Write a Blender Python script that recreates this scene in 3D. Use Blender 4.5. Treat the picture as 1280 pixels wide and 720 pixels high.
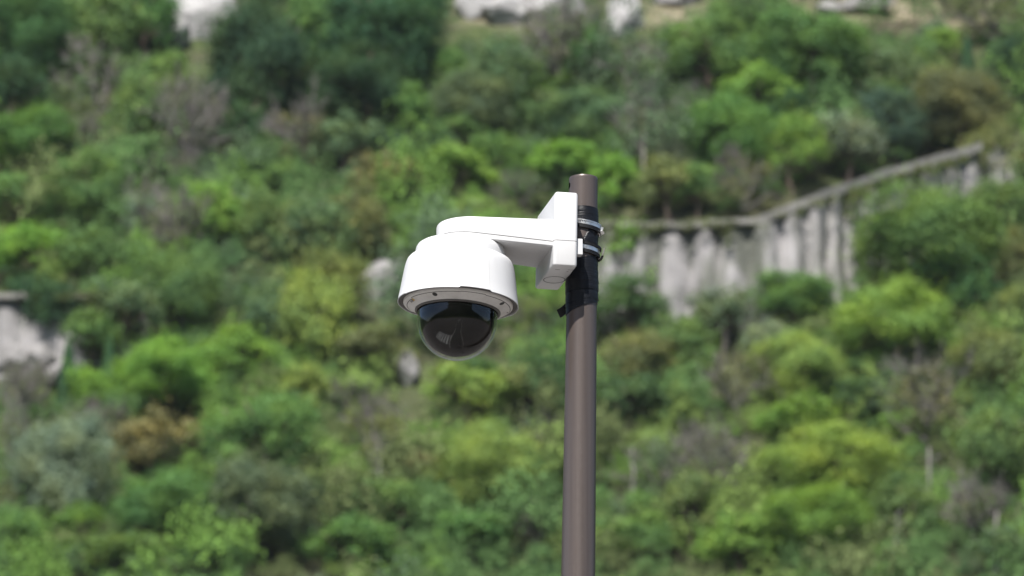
import bpy, math, random
import numpy as np
from mathutils import Vector, Matrix, noise

for o in list(bpy.data.objects):
    bpy.data.objects.remove(o)
SC = bpy.context.scene
COL = SC.collection
R = math.radians

# ------------------------------------------------------------------ camera
ELEV = R(16.5)                      # the lens looks up at the pole
LENS, DIST = 210.94, 12.0
EYE = Vector((0.0, 0.0, 1.65))
FWD = Vector((0, math.cos(ELEV), math.sin(ELEV)))
UP = Vector((0, -math.sin(ELEV), math.cos(ELEV)))
RIGHT = Vector((1, 0, 0))
cam = bpy.data.cameras.new('camera')
cam.lens = LENS
cam.sensor_width = 36
cam.clip_start = 0.1
cam.clip_end = 6000
cam.dof.use_dof = True
cam.dof.focus_distance = 11.93
cam.dof.aperture_fstop = 10.8
cam_o = bpy.data.objects.new('camera', cam)
COL.objects.link(cam_o)
cam_o.location = EYE
cam_o.rotation_euler = (math.pi / 2 + ELEV, 0, 0)
SC.camera = cam_o

# ------------------------------------------------------------------ sky and sun
SUN_EL, SUN_AZ = R(55), R(195)      # azimuth clockwise from +Y: behind the viewer, a little left
world = bpy.data.worlds.new('World')
SC.world = world
world.use_nodes = True
wn = world.node_tree
wn.nodes.clear()
sky = wn.nodes.new('ShaderNodeTexSky')
sky.sky_type = 'NISHITA'
sky.sun_disc = False
sky.sun_elevation = SUN_EL
sky.sun_rotation = SUN_AZ
sky.altitude = 300
sky.air_density = 1.0
sky.dust_density = 1.2
bg = wn.nodes.new('ShaderNodeBackground')
bg.inputs['Strength'].default_value = 0.075
wo = wn.nodes.new('ShaderNodeOutputWorld')
wn.links.new(sky.outputs[0], bg.inputs[0])
wn.links.new(bg.outputs[0], wo.inputs[0])

sl = bpy.data.lights.new('sun', 'SUN')
sl.energy = 5.0
sl.angle = R(0.53)
sl.color = (1.0, 0.965, 0.91)
sun = bpy.data.objects.new('sun', sl)
COL.objects.link(sun)
to_sun = Vector((math.sin(SUN_AZ) * math.cos(SUN_EL), math.cos(SUN_AZ) * math.cos(SUN_EL), math.sin(SUN_EL)))
sun.rotation_euler = to_sun.to_track_quat('Z', 'Y').to_euler()
sun.location = (0, 0, 60)

SC.view_settings.view_transform = 'Standard'
SC.view_settings.look = 'None'
SC.view_settings.gamma = 1
SC.view_settings.exposure = 0.8
SC.cycles.max_bounces = 8
SC.cycles.diffuse_bounces = 2
SC.cycles.glossy_bounces = 4
SC.cycles.volume_bounces = 0
SC.cycles.transparent_max_bounces = 16

# ------------------------------------------------------------------ helpers
FPX = 1280 * LENS / 36


def ray(px, py):
    return (FWD * FPX + RIGHT * (px - 640) + UP * (360 - py)).normalized()


def at_depth(px, py, d):
    v = FWD * FPX + RIGHT * (px - 640) + UP * (360 - py)
    return EYE + v * (d / FPX)


def to_px(p):
    v = Vector(p) - EYE
    d = v.dot(FWD)
    return 640 + v.dot(RIGHT) / d * FPX, 360 - v.dot(UP) / d * FPX


def tag(o, label=None, cat=None, group=None, kind=None):
    if label: o['label'] = label
    if cat: o['category'] = cat
    if group: o['group'] = group
    if kind: o['kind'] = kind
    return o


def mesh_obj(name, verts, faces, mat, parent=None, smooth=True, auto=None):
    me = bpy.data.meshes.new(name)
    me.from_pydata([tuple(v) for v in verts], [], faces)
    me.update()
    if smooth:
        me.polygons.foreach_set('use_smooth', [True] * len(me.polygons))
        if auto:
            me.set_sharp_from_angle(angle=R(auto))
    if mat: me.materials.append(mat)
    o = bpy.data.objects.new(name, me)
    COL.objects.link(o)
    if parent: o.parent = parent
    return o


def empty(name, loc, rz=0.0):
    o = bpy.data.objects.new(name, None)
    o.empty_display_size = 0.1
    COL.objects.link(o)
    o.location = loc
    o.rotation_euler = (0, 0, rz)
    return o


class MB:
    def __init__(s):
        s.v, s.f = [], []

    def grid(s, rows, close_u=False, flip=False):
        """rows: list of equally long lists of points"""
        b = len(s.v); n = len(rows[0])
        for r in rows: s.v += [Vector(p) for p in r]
        for i in range(len(rows) - 1):
            for j in range(n if close_u else n - 1):
                q = (b + i * n + j, b + i * n + (j + 1) % n, b + (i + 1) * n + (j + 1) % n, b + (i + 1) * n + j)
                s.f.append(q[::-1] if flip else q)
        return b

    def cap(s, start, n, flip=False):
        q = list(range(start, start + n))
        s.f.append(tuple(q[::-1] if flip else q))

    def tube(s, pts, rads, n=8, ends=True):
        rows = []
        for i, p in enumerate(pts):
            p = Vector(p)
            d = (Vector(pts[min(i + 1, len(pts) - 1)]) - Vector(pts[max(i - 1, 0)])).normalized()
            a = d.cross(Vector((0.31, 0.17, 0.93)))
            if a.length < 1e-3: a = d.cross(Vector((1, 0, 0)))
            a.normalize(); c = d.cross(a)
            rows.append([p + (a * math.cos(t) + c * math.sin(t)) * rads[i] for t in [2 * math.pi * k / n for k in range(n)]])
        b = s.grid(rows, True)
        if ends:
            s.cap(b, n, True); s.cap(b + (len(rows) - 1) * n, n)

    def box(s, c, ax, ay, az):
        b = len(s.v); c = Vector(c); ax = Vector(ax); ay = Vector(ay); az = Vector(az)
        for i in (-1, 1):
            for j in (-1, 1):
                for k in (-1, 1): s.v.append(c + ax * i + ay * j + az * k)
        for q in ((0, 1, 3, 2), (4, 6, 7, 5), (0, 4, 5, 1), (2, 3, 7, 6), (0, 2, 6, 4), (1, 5, 7, 3)):
            s.f.append(tuple(b + x for x in q))

    def build(s, name, mat, parent=None, smooth=True, auto=None):
        return mesh_obj(name, s.v, s.f, mat, parent, smooth, auto)


# ------------------------------------------------------------------ materials
class NT:
    def __init__(s, name):
        s.m = bpy.data.materials.new(name)
        s.m.use_nodes = True
        s.t = s.m.node_tree
        s.t.nodes.clear()
        s.out = s.n('ShaderNodeOutputMaterial')

    def n(s, typ, **kw):
        nd = s.t.nodes.new(typ)
        for k, v in kw.items(): setattr(nd, k, v)
        return nd

    def l(s, a, b): s.t.links.new(a, b)

    def noise(s, scale, detail=4, rough=0.55, vec=None, dim='3D'):
        nd = s.n('ShaderNodeTexNoise')
        nd.inputs['Scale'].default_value = scale
        nd.inputs['Detail'].default_value = detail
        nd.inputs['Roughness'].default_value = rough
        if vec is not None: s.l(vec, nd.inputs['Vector'])
        return nd

    def ramp(s, fac, stops):
        nd = s.n('ShaderNodeValToRGB')
        e = nd.color_ramp.elements
        while len(e) < len(stops): e.new(0.5)
        for i, (p, c) in enumerate(stops):
            e[i].position = p
            e[i].color = (c, c, c, 1) if isinstance(c, (int, float)) else (*c, 1)
        s.l(fac, nd.inputs[0])
        return nd.outputs[0]

    def mix(s, fac, a, b, blend='MIX'):
        nd = s.n('ShaderNodeMix', data_type='RGBA', blend_type=blend)
        for i, x in ((0, fac), (6, a), (7, b)):
            if isinstance(x, (int, float)): nd.inputs[i].default_value = x
            elif isinstance(x, tuple): nd.inputs[i].default_value = (*x, 1)
            else: s.l(x, nd.inputs[i])
        return nd.outputs[2]

    def math(s, op, a, b=0.0):
        nd = s.n('ShaderNodeMath', operation=op)
        for i, x in ((0, a), (1, b)):
            if isinstance(x, (int, float)): nd.inputs[i].default_value = x
            else: s.l(x, nd.inputs[i])
        return nd.outputs[0]

    def coord(s, which='Object', scale=None):
        c = s.n('ShaderNodeTexCoord').outputs[which]
        if scale:
            mp = s.n('ShaderNodeMapping')
            mp.inputs['Scale'].default_value = scale
            s.l(c, mp.inputs['Vector'])
            c = mp.outputs[0]
        return c

    def bsdf(s, color, rough=0.5, metal=0.0, spec=0.5, bump=None, bump_d=0.1, bump_s=0.3, coat=0.0):
        p = s.n('ShaderNodeBsdfPrincipled')
        for k, x in (('Base Color', color), ('Roughness', rough)):
            if isinstance(x, (int, float)): p.inputs[k].default_value = x
            elif isinstance(x, tuple): p.inputs[k].default_value = (*x, 1)
            else: s.l(x, p.inputs[k])
        p.inputs['Metallic'].default_value = metal
        p.inputs['Specular IOR Level'].default_value = spec
        p.inputs['Coat Weight'].default_value = coat
        if bump is not None:
            b = s.n('ShaderNodeBump')
            b.inputs['Strength'].default_value = bump_s
            b.inputs['Distance'].default_value = bump_d
            s.l(bump, b.inputs['Height'])
            s.l(b.outputs[0], p.inputs['Normal'])
        s.l(p.outputs[0], s.out.inputs[0])
        return s.m


def mat_white():
    t = NT('white_plastic')
    c = t.coord('Object')
    n1 = t.noise(9, 5, 0.6, c)
    n2 = t.noise(120, 3, 0.6, c)
    st = t.noise(1, 4, 0.6, t.coord('Object', (90, 90, 9)))
    dirt = t.math('MULTIPLY', t.ramp(n1.outputs[0], [(0.45, 0.0), (0.8, 1.0)]), t.ramp(st.outputs[0], [(0.45, 0.0), (0.75, 1.0)]))
    col = t.mix(t.math('MULTIPLY', dirt, 0.35), (0.62, 0.62, 0.625), (0.45, 0.435, 0.42))
    rg = t.ramp(n2.outputs[0], [(0.3, 0.34), (0.7, 0.46)])
    return t.bsdf(col, rg, 0, 0.5, n2.outputs[0], 0.0004, 0.08)


def mat_ring():
    t = NT('grey_white_plastic')
    c = t.coord('Object')
    n1 = t.noise(30, 5, 0.65, c)
    col = t.ramp(n1.outputs[0], [(0.3, (0.60, 0.58, 0.56)), (0.55, (0.70, 0.68, 0.665)), (0.8, (0.73, 0.715, 0.70))])
    return t.bsdf(col, 0.5, 0, 0.4, n1.outputs[0], 0.0005, 0.08)


def mat_plain(name, col, rough, metal=0.0, var=0.25, scale=60, bump=0.15, dist=0.001, spec=0.5):
    t = NT(name)
    n1 = t.noise(scale, 4, 0.6, t.coord('Object'))
    a = tuple(x * (1 - var) for x in col); b = tuple(x * (1 + var) for x in col)
    cc = t.ramp(n1.outputs[0], [(0.3, a), (0.7, b)])
    rr = t.ramp(n1.outputs[0], [(0.3, max(0.02, rough - 0.07)), (0.7, rough + 0.07)])
    return t.bsdf(cc, rr, metal, spec, n1.outputs[0], dist, bump)


def mat_pole():
    t = NT('brown_painted_metal')
    c = t.coord('Object')
    streak = t.noise(1, 4, 0.6, t.coord('Object', (55, 55, 0.8)))
    speck = t.noise(420, 2, 0.5, c)
    big = t.noise(5, 4, 0.6, c)
    col = t.ramp(streak.outputs[0], [(0.3, (0.092, 0.073, 0.066)), (0.52, (0.114, 0.093, 0.085)), (0.75, (0.134, 0.112, 0.104))])
    col = t.mix(t.ramp(speck.outputs[0], [(0.68, 0.0), (0.78, 0.35)]), col, (0.19, 0.165, 0.16))
    col = t.mix(t.ramp(big.outputs[0], [(0.55, 0.0), (0.8, 0.4)]), col, (0.135, 0.09, 0.075))
    rg = t.ramp(speck.outputs[0], [(0.3, 0.30), (0.7, 0.42)])
    return t.bsdf(col, rg, 0.4, 0.5, speck.outputs[0], 0.0003, 0.12)


def mat_dome():
    t = NT('clear_dome_plastic')
    g = t.n('ShaderNodeNewGeometry')
    d = t.n('ShaderNodeVectorMath', operation='DOT_PRODUCT')
    t.l(g.outputs['Incoming'], d.inputs[0]); t.l(g.outputs['Normal'], d.inputs[1])
    inv = t.math('SUBTRACT', 1.0, t.math('ABSOLUTE', d.outputs['Value']))
    f = t.math('ADD', 0.048, t.math('MULTIPLY', 0.952, t.math('POWER', inv, 3.5)))
    tr = t.n('ShaderNodeBsdfTransparent'); tr.inputs[0].default_value = (0.93, 0.94, 0.94, 1)
    gl = t.n('ShaderNodeBsdfGlossy'); gl.inputs['Roughness'].default_value = 0.012
    gl.inputs[0].default_value = (0.95, 0.95, 0.95, 1)
    mx = t.n('ShaderNodeMixShader')
    t.l(f, mx.inputs[0]); t.l(tr.outputs[0], mx.inputs[1]); t.l(gl.outputs[0], mx.inputs[2])
    t.l(mx.outputs[0], t.out.inputs[0])
    return t.m


def mat_leaf():
    """leaf colour comes from each tree's own object colour"""
    t = NT('leaf')
    oi = t.n('ShaderNodeObjectInfo')
    g = t.n('ShaderNodeNewGeometry')
    big = t.noise(1.6, 3, 0.6, t.coord('Object'))
    rnd = t.ramp(g.outputs['Random Per Island'], [(0.0, 0.62), (0.5, 1.0), (1.0, 1.42)])
    hue = t.mix(t.ramp(big.outputs[0], [(0.38, 0.0), (0.66, 1.0)]), (0.84, 0.90, 0.98), (1.22, 1.10, 0.82))
    c = t.mix(1.0, t.mix(1.0, oi.outputs['Color'], rnd, 'MULTIPLY'), hue, 'MULTIPLY')
    df = t.n('ShaderNodeBsdfDiffuse'); t.l(c, df.inputs[0])
    tl = t.n('ShaderNodeBsdfTranslucent'); t.l(t.mix(1.0, c, (1.15, 1.2, 0.6), 'MULTIPLY'), tl.inputs[0])
    gl = t.n('ShaderNodeBsdfGlossy'); gl.inputs['Roughness'].default_value = 0.45
    gl.inputs[0].default_value = (0.7, 0.7, 0.7, 1)
    m1 = t.n('ShaderNodeMixShader'); m1.inputs[0].default_value = 0.30
    t.l(df.outputs[0], m1.inputs[1]); t.l(tl.outputs[0], m1.inputs[2])
    m2 = t.n('ShaderNodeMixShader'); m2.inputs[0].default_value = 0.0
    t.l(m1.outputs[0], m2.inputs[1]); t.l(gl.outputs[0], m2.inputs[2])
    t.l(m2.outputs[0], t.out.inputs[0])
    return t.m


def mat_thicket():
    t = NT('thicket_leaf')
    g = t.n('ShaderNodeNewGeometry')
    p = t.coord('Object')
    at_ = t.n('ShaderNodeAttribute', attribute_name='tint', attribute_type='INSTANCER')
    b = t.noise(1.3, 3, 0.6, p)
    base = t.mix(1.0, at_.outputs['Color'], t.ramp(b.outputs[0], [(0.35, 0.8), (0.65, 1.2)]), 'MULTIPLY')
    rnd = t.ramp(g.outputs['Random Per Island'], [(0.0, 0.6), (0.5, 1.0), (1.0, 1.45)])
    c = t.mix(1.0, base, rnd, 'MULTIPLY')
    df = t.n('ShaderNodeBsdfDiffuse'); t.l(c, df.inputs[0])
    tl = t.n('ShaderNodeBsdfTranslucent'); t.l(c, tl.inputs[0])
    m1 = t.n('ShaderNodeMixShader'); m1.inputs[0].default_value = 0.28
    t.l(df.outputs[0], m1.inputs[1]); t.l(tl.outputs[0], m1.inputs[2])
    t.l(m1.outputs[0], t.out.inputs[0])
    return t.m


def mat_bark():
    t = NT('bark')
    oi = t.n('ShaderNodeObjectInfo')
    n1 = t.noise(7, 4, 0.6, t.coord('Object'))
    c = t.mix(1.0, oi.outputs['Color'], t.ramp(n1.outputs[0], [(0.3, 0.6), (0.7, 1.3)]), 'MULTIPLY')
    return t.bsdf(c, 0.9, 0, 0.1)


def mat_hill():
    t = NT('hill_earth')
    p = t.coord('Object')
    a = t.noise(0.35, 6, 0.6, p); b = t.noise(1.7, 5, 0.65, p); f = t.noise(0.02, 4, 0.6, p)
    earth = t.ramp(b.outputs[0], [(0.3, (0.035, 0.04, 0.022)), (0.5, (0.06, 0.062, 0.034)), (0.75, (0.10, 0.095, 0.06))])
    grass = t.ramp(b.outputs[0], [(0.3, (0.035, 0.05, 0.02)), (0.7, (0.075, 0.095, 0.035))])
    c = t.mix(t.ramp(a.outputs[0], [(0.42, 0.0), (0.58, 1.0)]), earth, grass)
    dry = t.n('ShaderNodeAttribute', attribute_name='dry')
    dryc = t.ramp(b.outputs[0], [(0.3, (0.12, 0.12, 0.07)), (0.5, (0.19, 0.165, 0.11)), (0.75, (0.28, 0.235, 0.19))])
    c = t.mix(dry.outputs['Fac'], c, dryc)
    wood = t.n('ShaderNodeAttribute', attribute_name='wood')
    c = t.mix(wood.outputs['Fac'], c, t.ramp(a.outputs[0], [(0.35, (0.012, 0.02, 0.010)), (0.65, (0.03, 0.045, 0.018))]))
    return t.bsdf(c, 0.95, 0, 0.1, b.outputs[0], 0.3, 0.5)


def mat_rock(name, tint=(1, 1, 1), streaky=False):
    t = NT(name)
    p = t.coord('Object')
    a = t.noise(0.7, 6, 0.65, t.coord('Object', (1, 1, 0.22)) if streaky else p); b = t.noise(3.5, 5, 0.7, p)
    def k(v): return tuple(v * q for q in tint)
    c = t.ramp(a.outputs[0], [(0.28, k(0.27)), (0.45, k(0.42)), (0.7, k(0.56))])
    c = t.mix(t.ramp(b.outputs[0], [(0.30, 0.55 if streaky else 0.75), (0.48, 0.0)]), c, (0.16, 0.15, 0.13))
    if streaky:
        s_ = t.noise(1, 4, 0.6, t.coord('Object', (0.62, 0.62, 0.05)))
        c = t.mix(t.ramp(s_.outputs[0], [(0.46, 0.0), (0.60, 0.9)]), c, (0.10, 0.105, 0.085))  # dark streaks: stains, plus crevice shade put into the colour
    return t.bsdf(c, 0.92, 0, 0.15, b.outputs[0], 0.12, 0.6)


def mat_road():
    t = NT('asphalt')
    p = t.coord('Object')
    a = t.noise(0.5, 5, 0.6, p); b = t.noise(90, 3, 0.6, p)
    c = t.ramp(a.outputs[0], [(0.3, (0.095, 0.087, 0.082)), (0.7, (0.145, 0.133, 0.125))])
    c = t.mix(t.ramp(b.outputs[0], [(0.55, 0.0), (0.8, 0.5)]), c, (0.2, 0.19, 0.18))
    return t.bsdf(c, 0.85, 0, 0.3, b.outputs[0], 0.01, 0.4)


def mat_tape():
    t = NT('black_vinyl_tape')
    f = t.noise(1, 3, 0.6, t.coord('Object', (9, 9, 420)))
    g = t.noise(60, 4, 0.6, t.coord('Object'))
    hgt = t.math('ADD', f.outputs[0], t.math('MULTIPLY', g.outputs[0], 0.5))
    rg = t.ramp(g.outputs[0], [(0.3, 0.24), (0.7, 0.46)])
    return t.bsdf((0.008, 0.009, 0.012), rg, 0, 0.25, hgt, 0.002, 0.5)


M = dict(
    white=mat_white(), ring=mat_ring(), pole=mat_pole(), dome=mat_dome(), leaf=mat_leaf(), thicket=mat_thicket(), bark=mat_bark(),
    hill=mat_hill(), rock=mat_rock('pale_limestone', (0.60, 0.575, 0.565)), wallrock=mat_rock('weathered_shaded_wall', (0.60, 0.575, 0.575), True),
    white_rock=mat_rock('bright_limestone', (0.72, 0.70, 0.69)), cope=mat_rock('coping_stone', (0.50, 0.48, 0.45)), road=mat_road(),
    gasket=mat_plain('dark_rubber_gasket', (0.085, 0.080, 0.076), 0.6), bezel=mat_plain('grey_bezel', (0.10, 0.095, 0.09), 0.45),
    seam=mat_plain('seam_shadow_gap', (0.10, 0.10, 0.10), 0.8), black=mat_plain('matt_black_plastic', (0.004, 0.004, 0.0045), 0.75, 0, 0.2, 60, 0.15, 0.001, 0.04),
    lens=mat_plain('lens_glass', (0.004, 0.005, 0.009), 0.05), tape=mat_tape(),
    rubber=mat_plain('black_rubber', (0.008, 0.008, 0.009), 0.5, 0, 0.3, 90, 0.2, 0.001, 0.25), steel=mat_plain('stainless_steel', (0.74, 0.73, 0.72), 0.33, 1.0, 0.12, 160, 0.15, 0.0006),
    screw=mat_plain('dark_screw', (0.05, 0.05, 0.05), 0.5, 0.4), yellow=mat_plain('yellow_print', (0.75, 0.45, 0.03), 0.5), ink=mat_plain('grey_print', (0.05, 0.05, 0.06), 0.6),
    paint=mat_plain('road_paint', (0.72, 0.72, 0.70), 0.7, 0, 0.12, 8), kerb=mat_plain('kerb_concrete', (0.42, 0.40, 0.37), 0.9, 0, 0.2, 6),
    paving=mat_plain('paving', (0.10, 0.092, 0.086), 0.9, 0, 0.2, 3),
)


# ------------------------------------------------------------------ terrain: valley floor, hillside in front, lower hillside behind the viewer
def sstep(a, b, x):
    t = min(1, max(0, (x - a) / (b - a)))
    return t * t * (3 - 2 * t)


def hill_z(x, y):
    d = y - 183
    z = 0.0
    if d > 0:
        z = 0.87 * (math.sqrt(d * d + 36) - 6)
        top = 190
        if z > top * 0.8:
            z = top * 0.8 + (top * 0.2) * math.tanh((z - top * 0.8) / (top * 0.35))
    e = -y - 90
    if e > 0:
        z = 0.62 * (math.sqrt(e * e + 400) - 20)
        if z > 130: z = 130 + 60 * math.tanh((z - 130) / 90)
    amp = min(1.0, z / 20)
    if amp > 0:
        z += amp * (2.2 * noise.noise(Vector((x * 0.035, y * 0.035, 3.1))) + 0.8 * noise.noise(Vector((x * 0.13, y * 0.13, 7.7))))
    return z


def hit(px, py):
    d = ray(px, py)
    t = 190.0
    while t < 520:
        p = EYE + d * t
        if p.z < hill_z(p.x, p.y): break
        t += 1.0
    a, b = t - 1.0, t
    for _ in range(12):
        m = (a + b) / 2
        p = EYE + d * m
        if p.z < hill_z(p.x, p.y): b = m
        else: a = m
    return EYE + d * b


def axis_coords(lo, hi, d0, d1, step, coarse):
    v = [d0]
    while v[-1] < d1: v.append(v[-1] + step)
    s = coarse; w = v[-1]
    while w < hi:
        w = min(hi, w + s); s *= 1.25; v.append(w)
    s = coarse; w = d0; pre = []
    while w > lo:
        w = max(lo, w - s); s *= 1.25; pre.append(w)
    return pre[::-1] + v


DRY = [(1090, 12, 95, 26), (1180, 18, 80, 24), (870, 22, 60, 26), (975, 8, 80, 18), (300, 232, 45, 16), (640, 10, 60, 25)]
DRYW = []
for (px, py, rw, rh) in DRY:
    p = hit(px, py)
    DRYW.append((p.x, p.y, rw * 0.041, rh * 0.09))
gx = axis_coords(-1600, 1600, -62, 62, 1.4, 4)
gy = axis_coords(-1600, 1600, 236, 350, 1.4, 4)
tv, dryv = [], []
for y in gy:
    for x in gx:
        tv.append((x, y, hill_z(x, y)))
        m = 0.0
        if 230 < y < 360:
            for (cx, cy, a, b) in DRYW:
                q = ((x - cx) / a) ** 2 + ((y - cy) / b) ** 2
                m = max(m, 1 - sstep(0.5, 1.4, q + 0.5 * noise.noise(Vector((x * 0.4, y * 0.4, 0)))))
        dryv.append(m)
nx = len(gx)
tf = [(j * nx + i, j * nx + i + 1, (j + 1) * nx + i + 1, (j + 1) * nx + i) for j in range(len(gy) - 1) for i in range(nx - 1)]
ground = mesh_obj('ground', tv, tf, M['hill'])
at = ground.data.attributes.new('dry', 'FLOAT', 'POINT')
at.data.foreach_set('value', dryv)
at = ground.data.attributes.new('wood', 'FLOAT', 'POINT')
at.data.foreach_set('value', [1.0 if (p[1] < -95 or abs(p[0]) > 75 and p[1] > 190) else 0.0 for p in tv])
tag(ground, kind='structure')

# ------------------------------------------------------------------ the street below the pole (the dome mirrors it)
def sheet(name, pts, z, mat, kind='structure', parent=None):
    return tag(mesh_obj(name, [(x, y, z) for x, y in pts], [tuple(range(len(pts)))], mat, parent, False), kind=kind)


road = sheet('road', [(-90, -60), (90, -60), (90, 60), (-90, 60)], 0.02, M['road'])


def ribbon(cl, w):
    L, Rr = [], []
    for i, (x, y) in enumerate(cl):
        x0, y0 = cl[max(0, i - 1)]; x1, y1 = cl[min(len(cl) - 1, i + 1)]
        d = Vector((x1 - x0, y1 - y0)).normalized()
        L.append((x - d.y * w / 2, y + d.x * w / 2)); Rr.append((x + d.y * w / 2, y - d.x * w / 2))
    return L, Rr


def kerb(cl, w=0.18, h=0.13):
    L, Rr = ribbon(cl, w)
    m = MB()
    rows = [[(x, y, 0.0) for x, y in L], [(x, y, h) for x, y in L], [(x, y, h) for x, y in Rr], [(x, y, 0.0) for x, y in Rr]]
    m.grid(rows, flip=True)
    return tag(m.build('kerb', M['kerb'], None, True, 30), kind='structure')


arcA = [(0.9 + 0.2 * math.sin(t * 1.3) + 2.6 * (t / 10) ** 2, 12.5 - 1.5 * t) for t in [i * 0.5 for i in range(32)]]
arcB = [(-1.4 - 0.3 * math.sin(t) + 2.2 * (t / 10) ** 2, 12.5 - 1.5 * t) for t in [i * 0.5 for i in range(32)]]
kerb(arcA); kerb(arcB)
LA, RA = ribbon(arcA, 0.0)
pav = arcA + [p for p in arcB[::-1]]
mpv = MB()
mpv.grid([[(x, y, 0.11) for x, y in arcA], [(x, y, 0.11) for x, y in arcB]])
tag(mpv.build('pavement', M['paving'], None, False), kind='structure')
for i in range(7):
    x = -6.6 + i * 0.8
    sheet('road_marking', [(x, 8.4), (x + 0.45, 8.4), (x + 0.45, 11.6), (x, 11.6)], 0.026, M['paint'])
for i in range(5):
    y = -7.5 - i * 1.0
    sheet('road_marking', [(0.6, y), (4.6, y), (4.6, y - 0.5), (0.6, y - 0.5)], 0.026, M['paint'])

# ------------------------------------------------------------------ pole
K = 0.0016                              # metres for one photo pixel at the pole
O = at_depth(728.2, 300, DIST)
LEAN = 0.0157
Z_TOP, Z_BASE = 81.0, -(O.z) / K


def prad(z): return 18.0 + (Z_TOP - z) * 0.0058


def pp(r, beta, z):
    """point round the pole: r, z in photo pixels; beta from the viewer's side, positive to the right"""
    return Vector((O.x + (LEAN * z + r * math.sin(beta)) * K, O.y - r * math.cos(beta) * K, O.z + z * K))


m = MB()
NS = 72
zs = [Z_BASE, Z_BASE * 0.6, -900, -500, -300, -120] + [z for z in np.linspace(-100, 55, 8)] + list(np.linspace(58, 78, 16)) + [80, 81.0]
hole_b, hole_z, hole_r = R(-78), 69.5, 4.2
for layer, dr in ((0, 0.0), (1, -2.2)):
    rows = []
    for z in zs:
        rr = prad(z) + dr
        if layer == 0 and z == 81.0: rr -= 0.5
        rows.append([pp(rr, 2 * math.pi * k / NS, z) for k in range(NS)])
    b = len(m.v)
    n0 = len(m.f)
    m.grid(rows, True, flip=layer == 1)
    kept = []
    for q in m.f[n0:]:
        zc = sum(zs[(i - b) // NS] for i in q) / 4
        ks = [(i - b) % NS for i in q]
        bc = sum((k if k < NS / 2 else k - NS) for k in ks) / 4 * 2 * math.pi / NS
        dd = math.hypot((bc - hole_b) * 18, zc - hole_z)
        if dd > hole_r: kept.append(q)
    m.f[n0:] = kept
last0 = (len(zs) - 1) * NS
for k in range(NS):
    k2 = (k + 1) % NS
    m.f.append((last0 + k, last0 + k2, len(zs) * NS + last0 + k2, len(zs) * NS + last0 + k))
pole = empty('lamp_pole', (O.x + LEAN * Z_BASE * K, O.y, 0))
tag(pole, 'tapered brown painted metal pole carrying the white dome camera', 'pole')


def local(o, parent):
    o.parent = parent
    o.matrix_parent_inverse = Matrix.Translation(parent.location).inverted()
    return o


bpy.context.view_layer.update()
local(m.build('shaft', M['pole'], None, True, 45), pole)
m = MB()
bx, by = pole.location.x, pole.location.y
m.box((bx, by, 0.13), (0.16, 0, 0), (0, 0.16, 0), (0, 0, 0.012))
local(m.build('base_plate', M['pole'], None, False), pole)
bolt_mesh = None
for sx in (-1, 1):
    for sy in (-1, 1):
        m = MB()
        m.tube([(bx + sx * 0.12, by + sy * 0.12, 0.143), (bx + sx * 0.12, by + sy * 0.12, 0.175)], [0.014, 0.014], 6)
        local(m.build('bolt', M['steel'], None, False), pole)


# ---- tape wraps
def wrap(b0, b1, ztop, zbot, off, n=48, rows=5, edge=0.35):
    """a strip stuck round the pole between two heights (functions of beta), with its own thickness"""
    m = MB()
    bs = [b0 + (b1 - b0) * i / n for i in range(n + 1)]
    prof = [(0.0, 0.05), (0.0, off - edge * 0.3)] + [(i / rows, off + 0.18 * math.sin(i * 2.1 + off * 9)) for i in range(1, rows)] + [(1.0, off - edge * 0.3), (1.0, 0.05)]
    g = []
    for (f, o_) in prof:
        row = []
        for b in bs:
            z = ztop(b) * (1 - f) + zbot(b) * f
            row.append(pp(prad(z) + o_ + 0.08 * math.sin(b * 5 + f * 7), b, z))
        g.append(row)
    m.grid(g, flip=True)
    return m


PI = math.pi
tp = empty('tape_wrap', pp(0, 0, 20))
tag(tp, 'upper black vinyl tape wrapped round the pole just under its top', 'tape')
bpy.context.view_layer.update()
local(wrap(-PI, PI, lambda b: 39.5 - 0.6 * math.sin(b), lambda b: 27 - 1.0 * math.sin(b), 1.0).build('tape_layer', M['tape'], None, True, 50), tp)
local(wrap(-PI, PI, lambda b: 31.5 + 1.2 * math.sin(b), lambda b: 17 - 1.5 * math.sin(b), 1.5).build('tape_layer', M['tape'], None, True, 50), tp)
m = MB()                                # slanted turn between the two clamps
g = []
for i in range(9):
    f = i / 8
    z = 13 - f * 21
    b0 = R(24) - R(26) * f + R(4) * math.sin(f * 6)
    g.append([pp(prad(z) + (0.05 if j in (0, 40) else 1.2 + 0.25 * math.sin(f * 9 + j * 0.2)), b0 + (R(205) - b0) * j / 40, z) for j in range(41)])
m.grid(g, flip=True)
local(m.build('tape_layer', M['tape'], None, True, 50), tp)

tp2 = empty('tape_wrap', pp(0, 0, -60))
tag(tp2, 'lower black vinyl tape wound thick round the pole with a loose tail', 'tape')
bpy.context.view_layer.update()
local(wrap(-PI, PI, lambda b: -26.5 + 5.0 * math.sin(b - 0.3), lambda b: -49 + 1.5 * math.sin(b), 1.1).build('tape_layer', M['tape'], None, True, 50), tp2)
local(wrap(-PI, PI, lambda b: -41 - 1.2 * math.sin(b), lambda b: -57 + 0.5 * math.sin(b), 1.6).build('tape_layer', M['tape'], None, True, 50), tp2)
local(wrap(-PI, PI, lambda b: -53 - 0.5 * math.sin(b), lambda b: -69 + 1.5 * math.sin(b), 2.0).build('tape_layer', M['tape'], None, True, 50), tp2)
local(wrap(-PI, PI, lambda b: -64 + 1.5 * math.sin(b), lambda b: -82 + 3.5 * math.sin(b), 1.5).build('tape_layer', M['tape'], None, True, 50), tp2)
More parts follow.
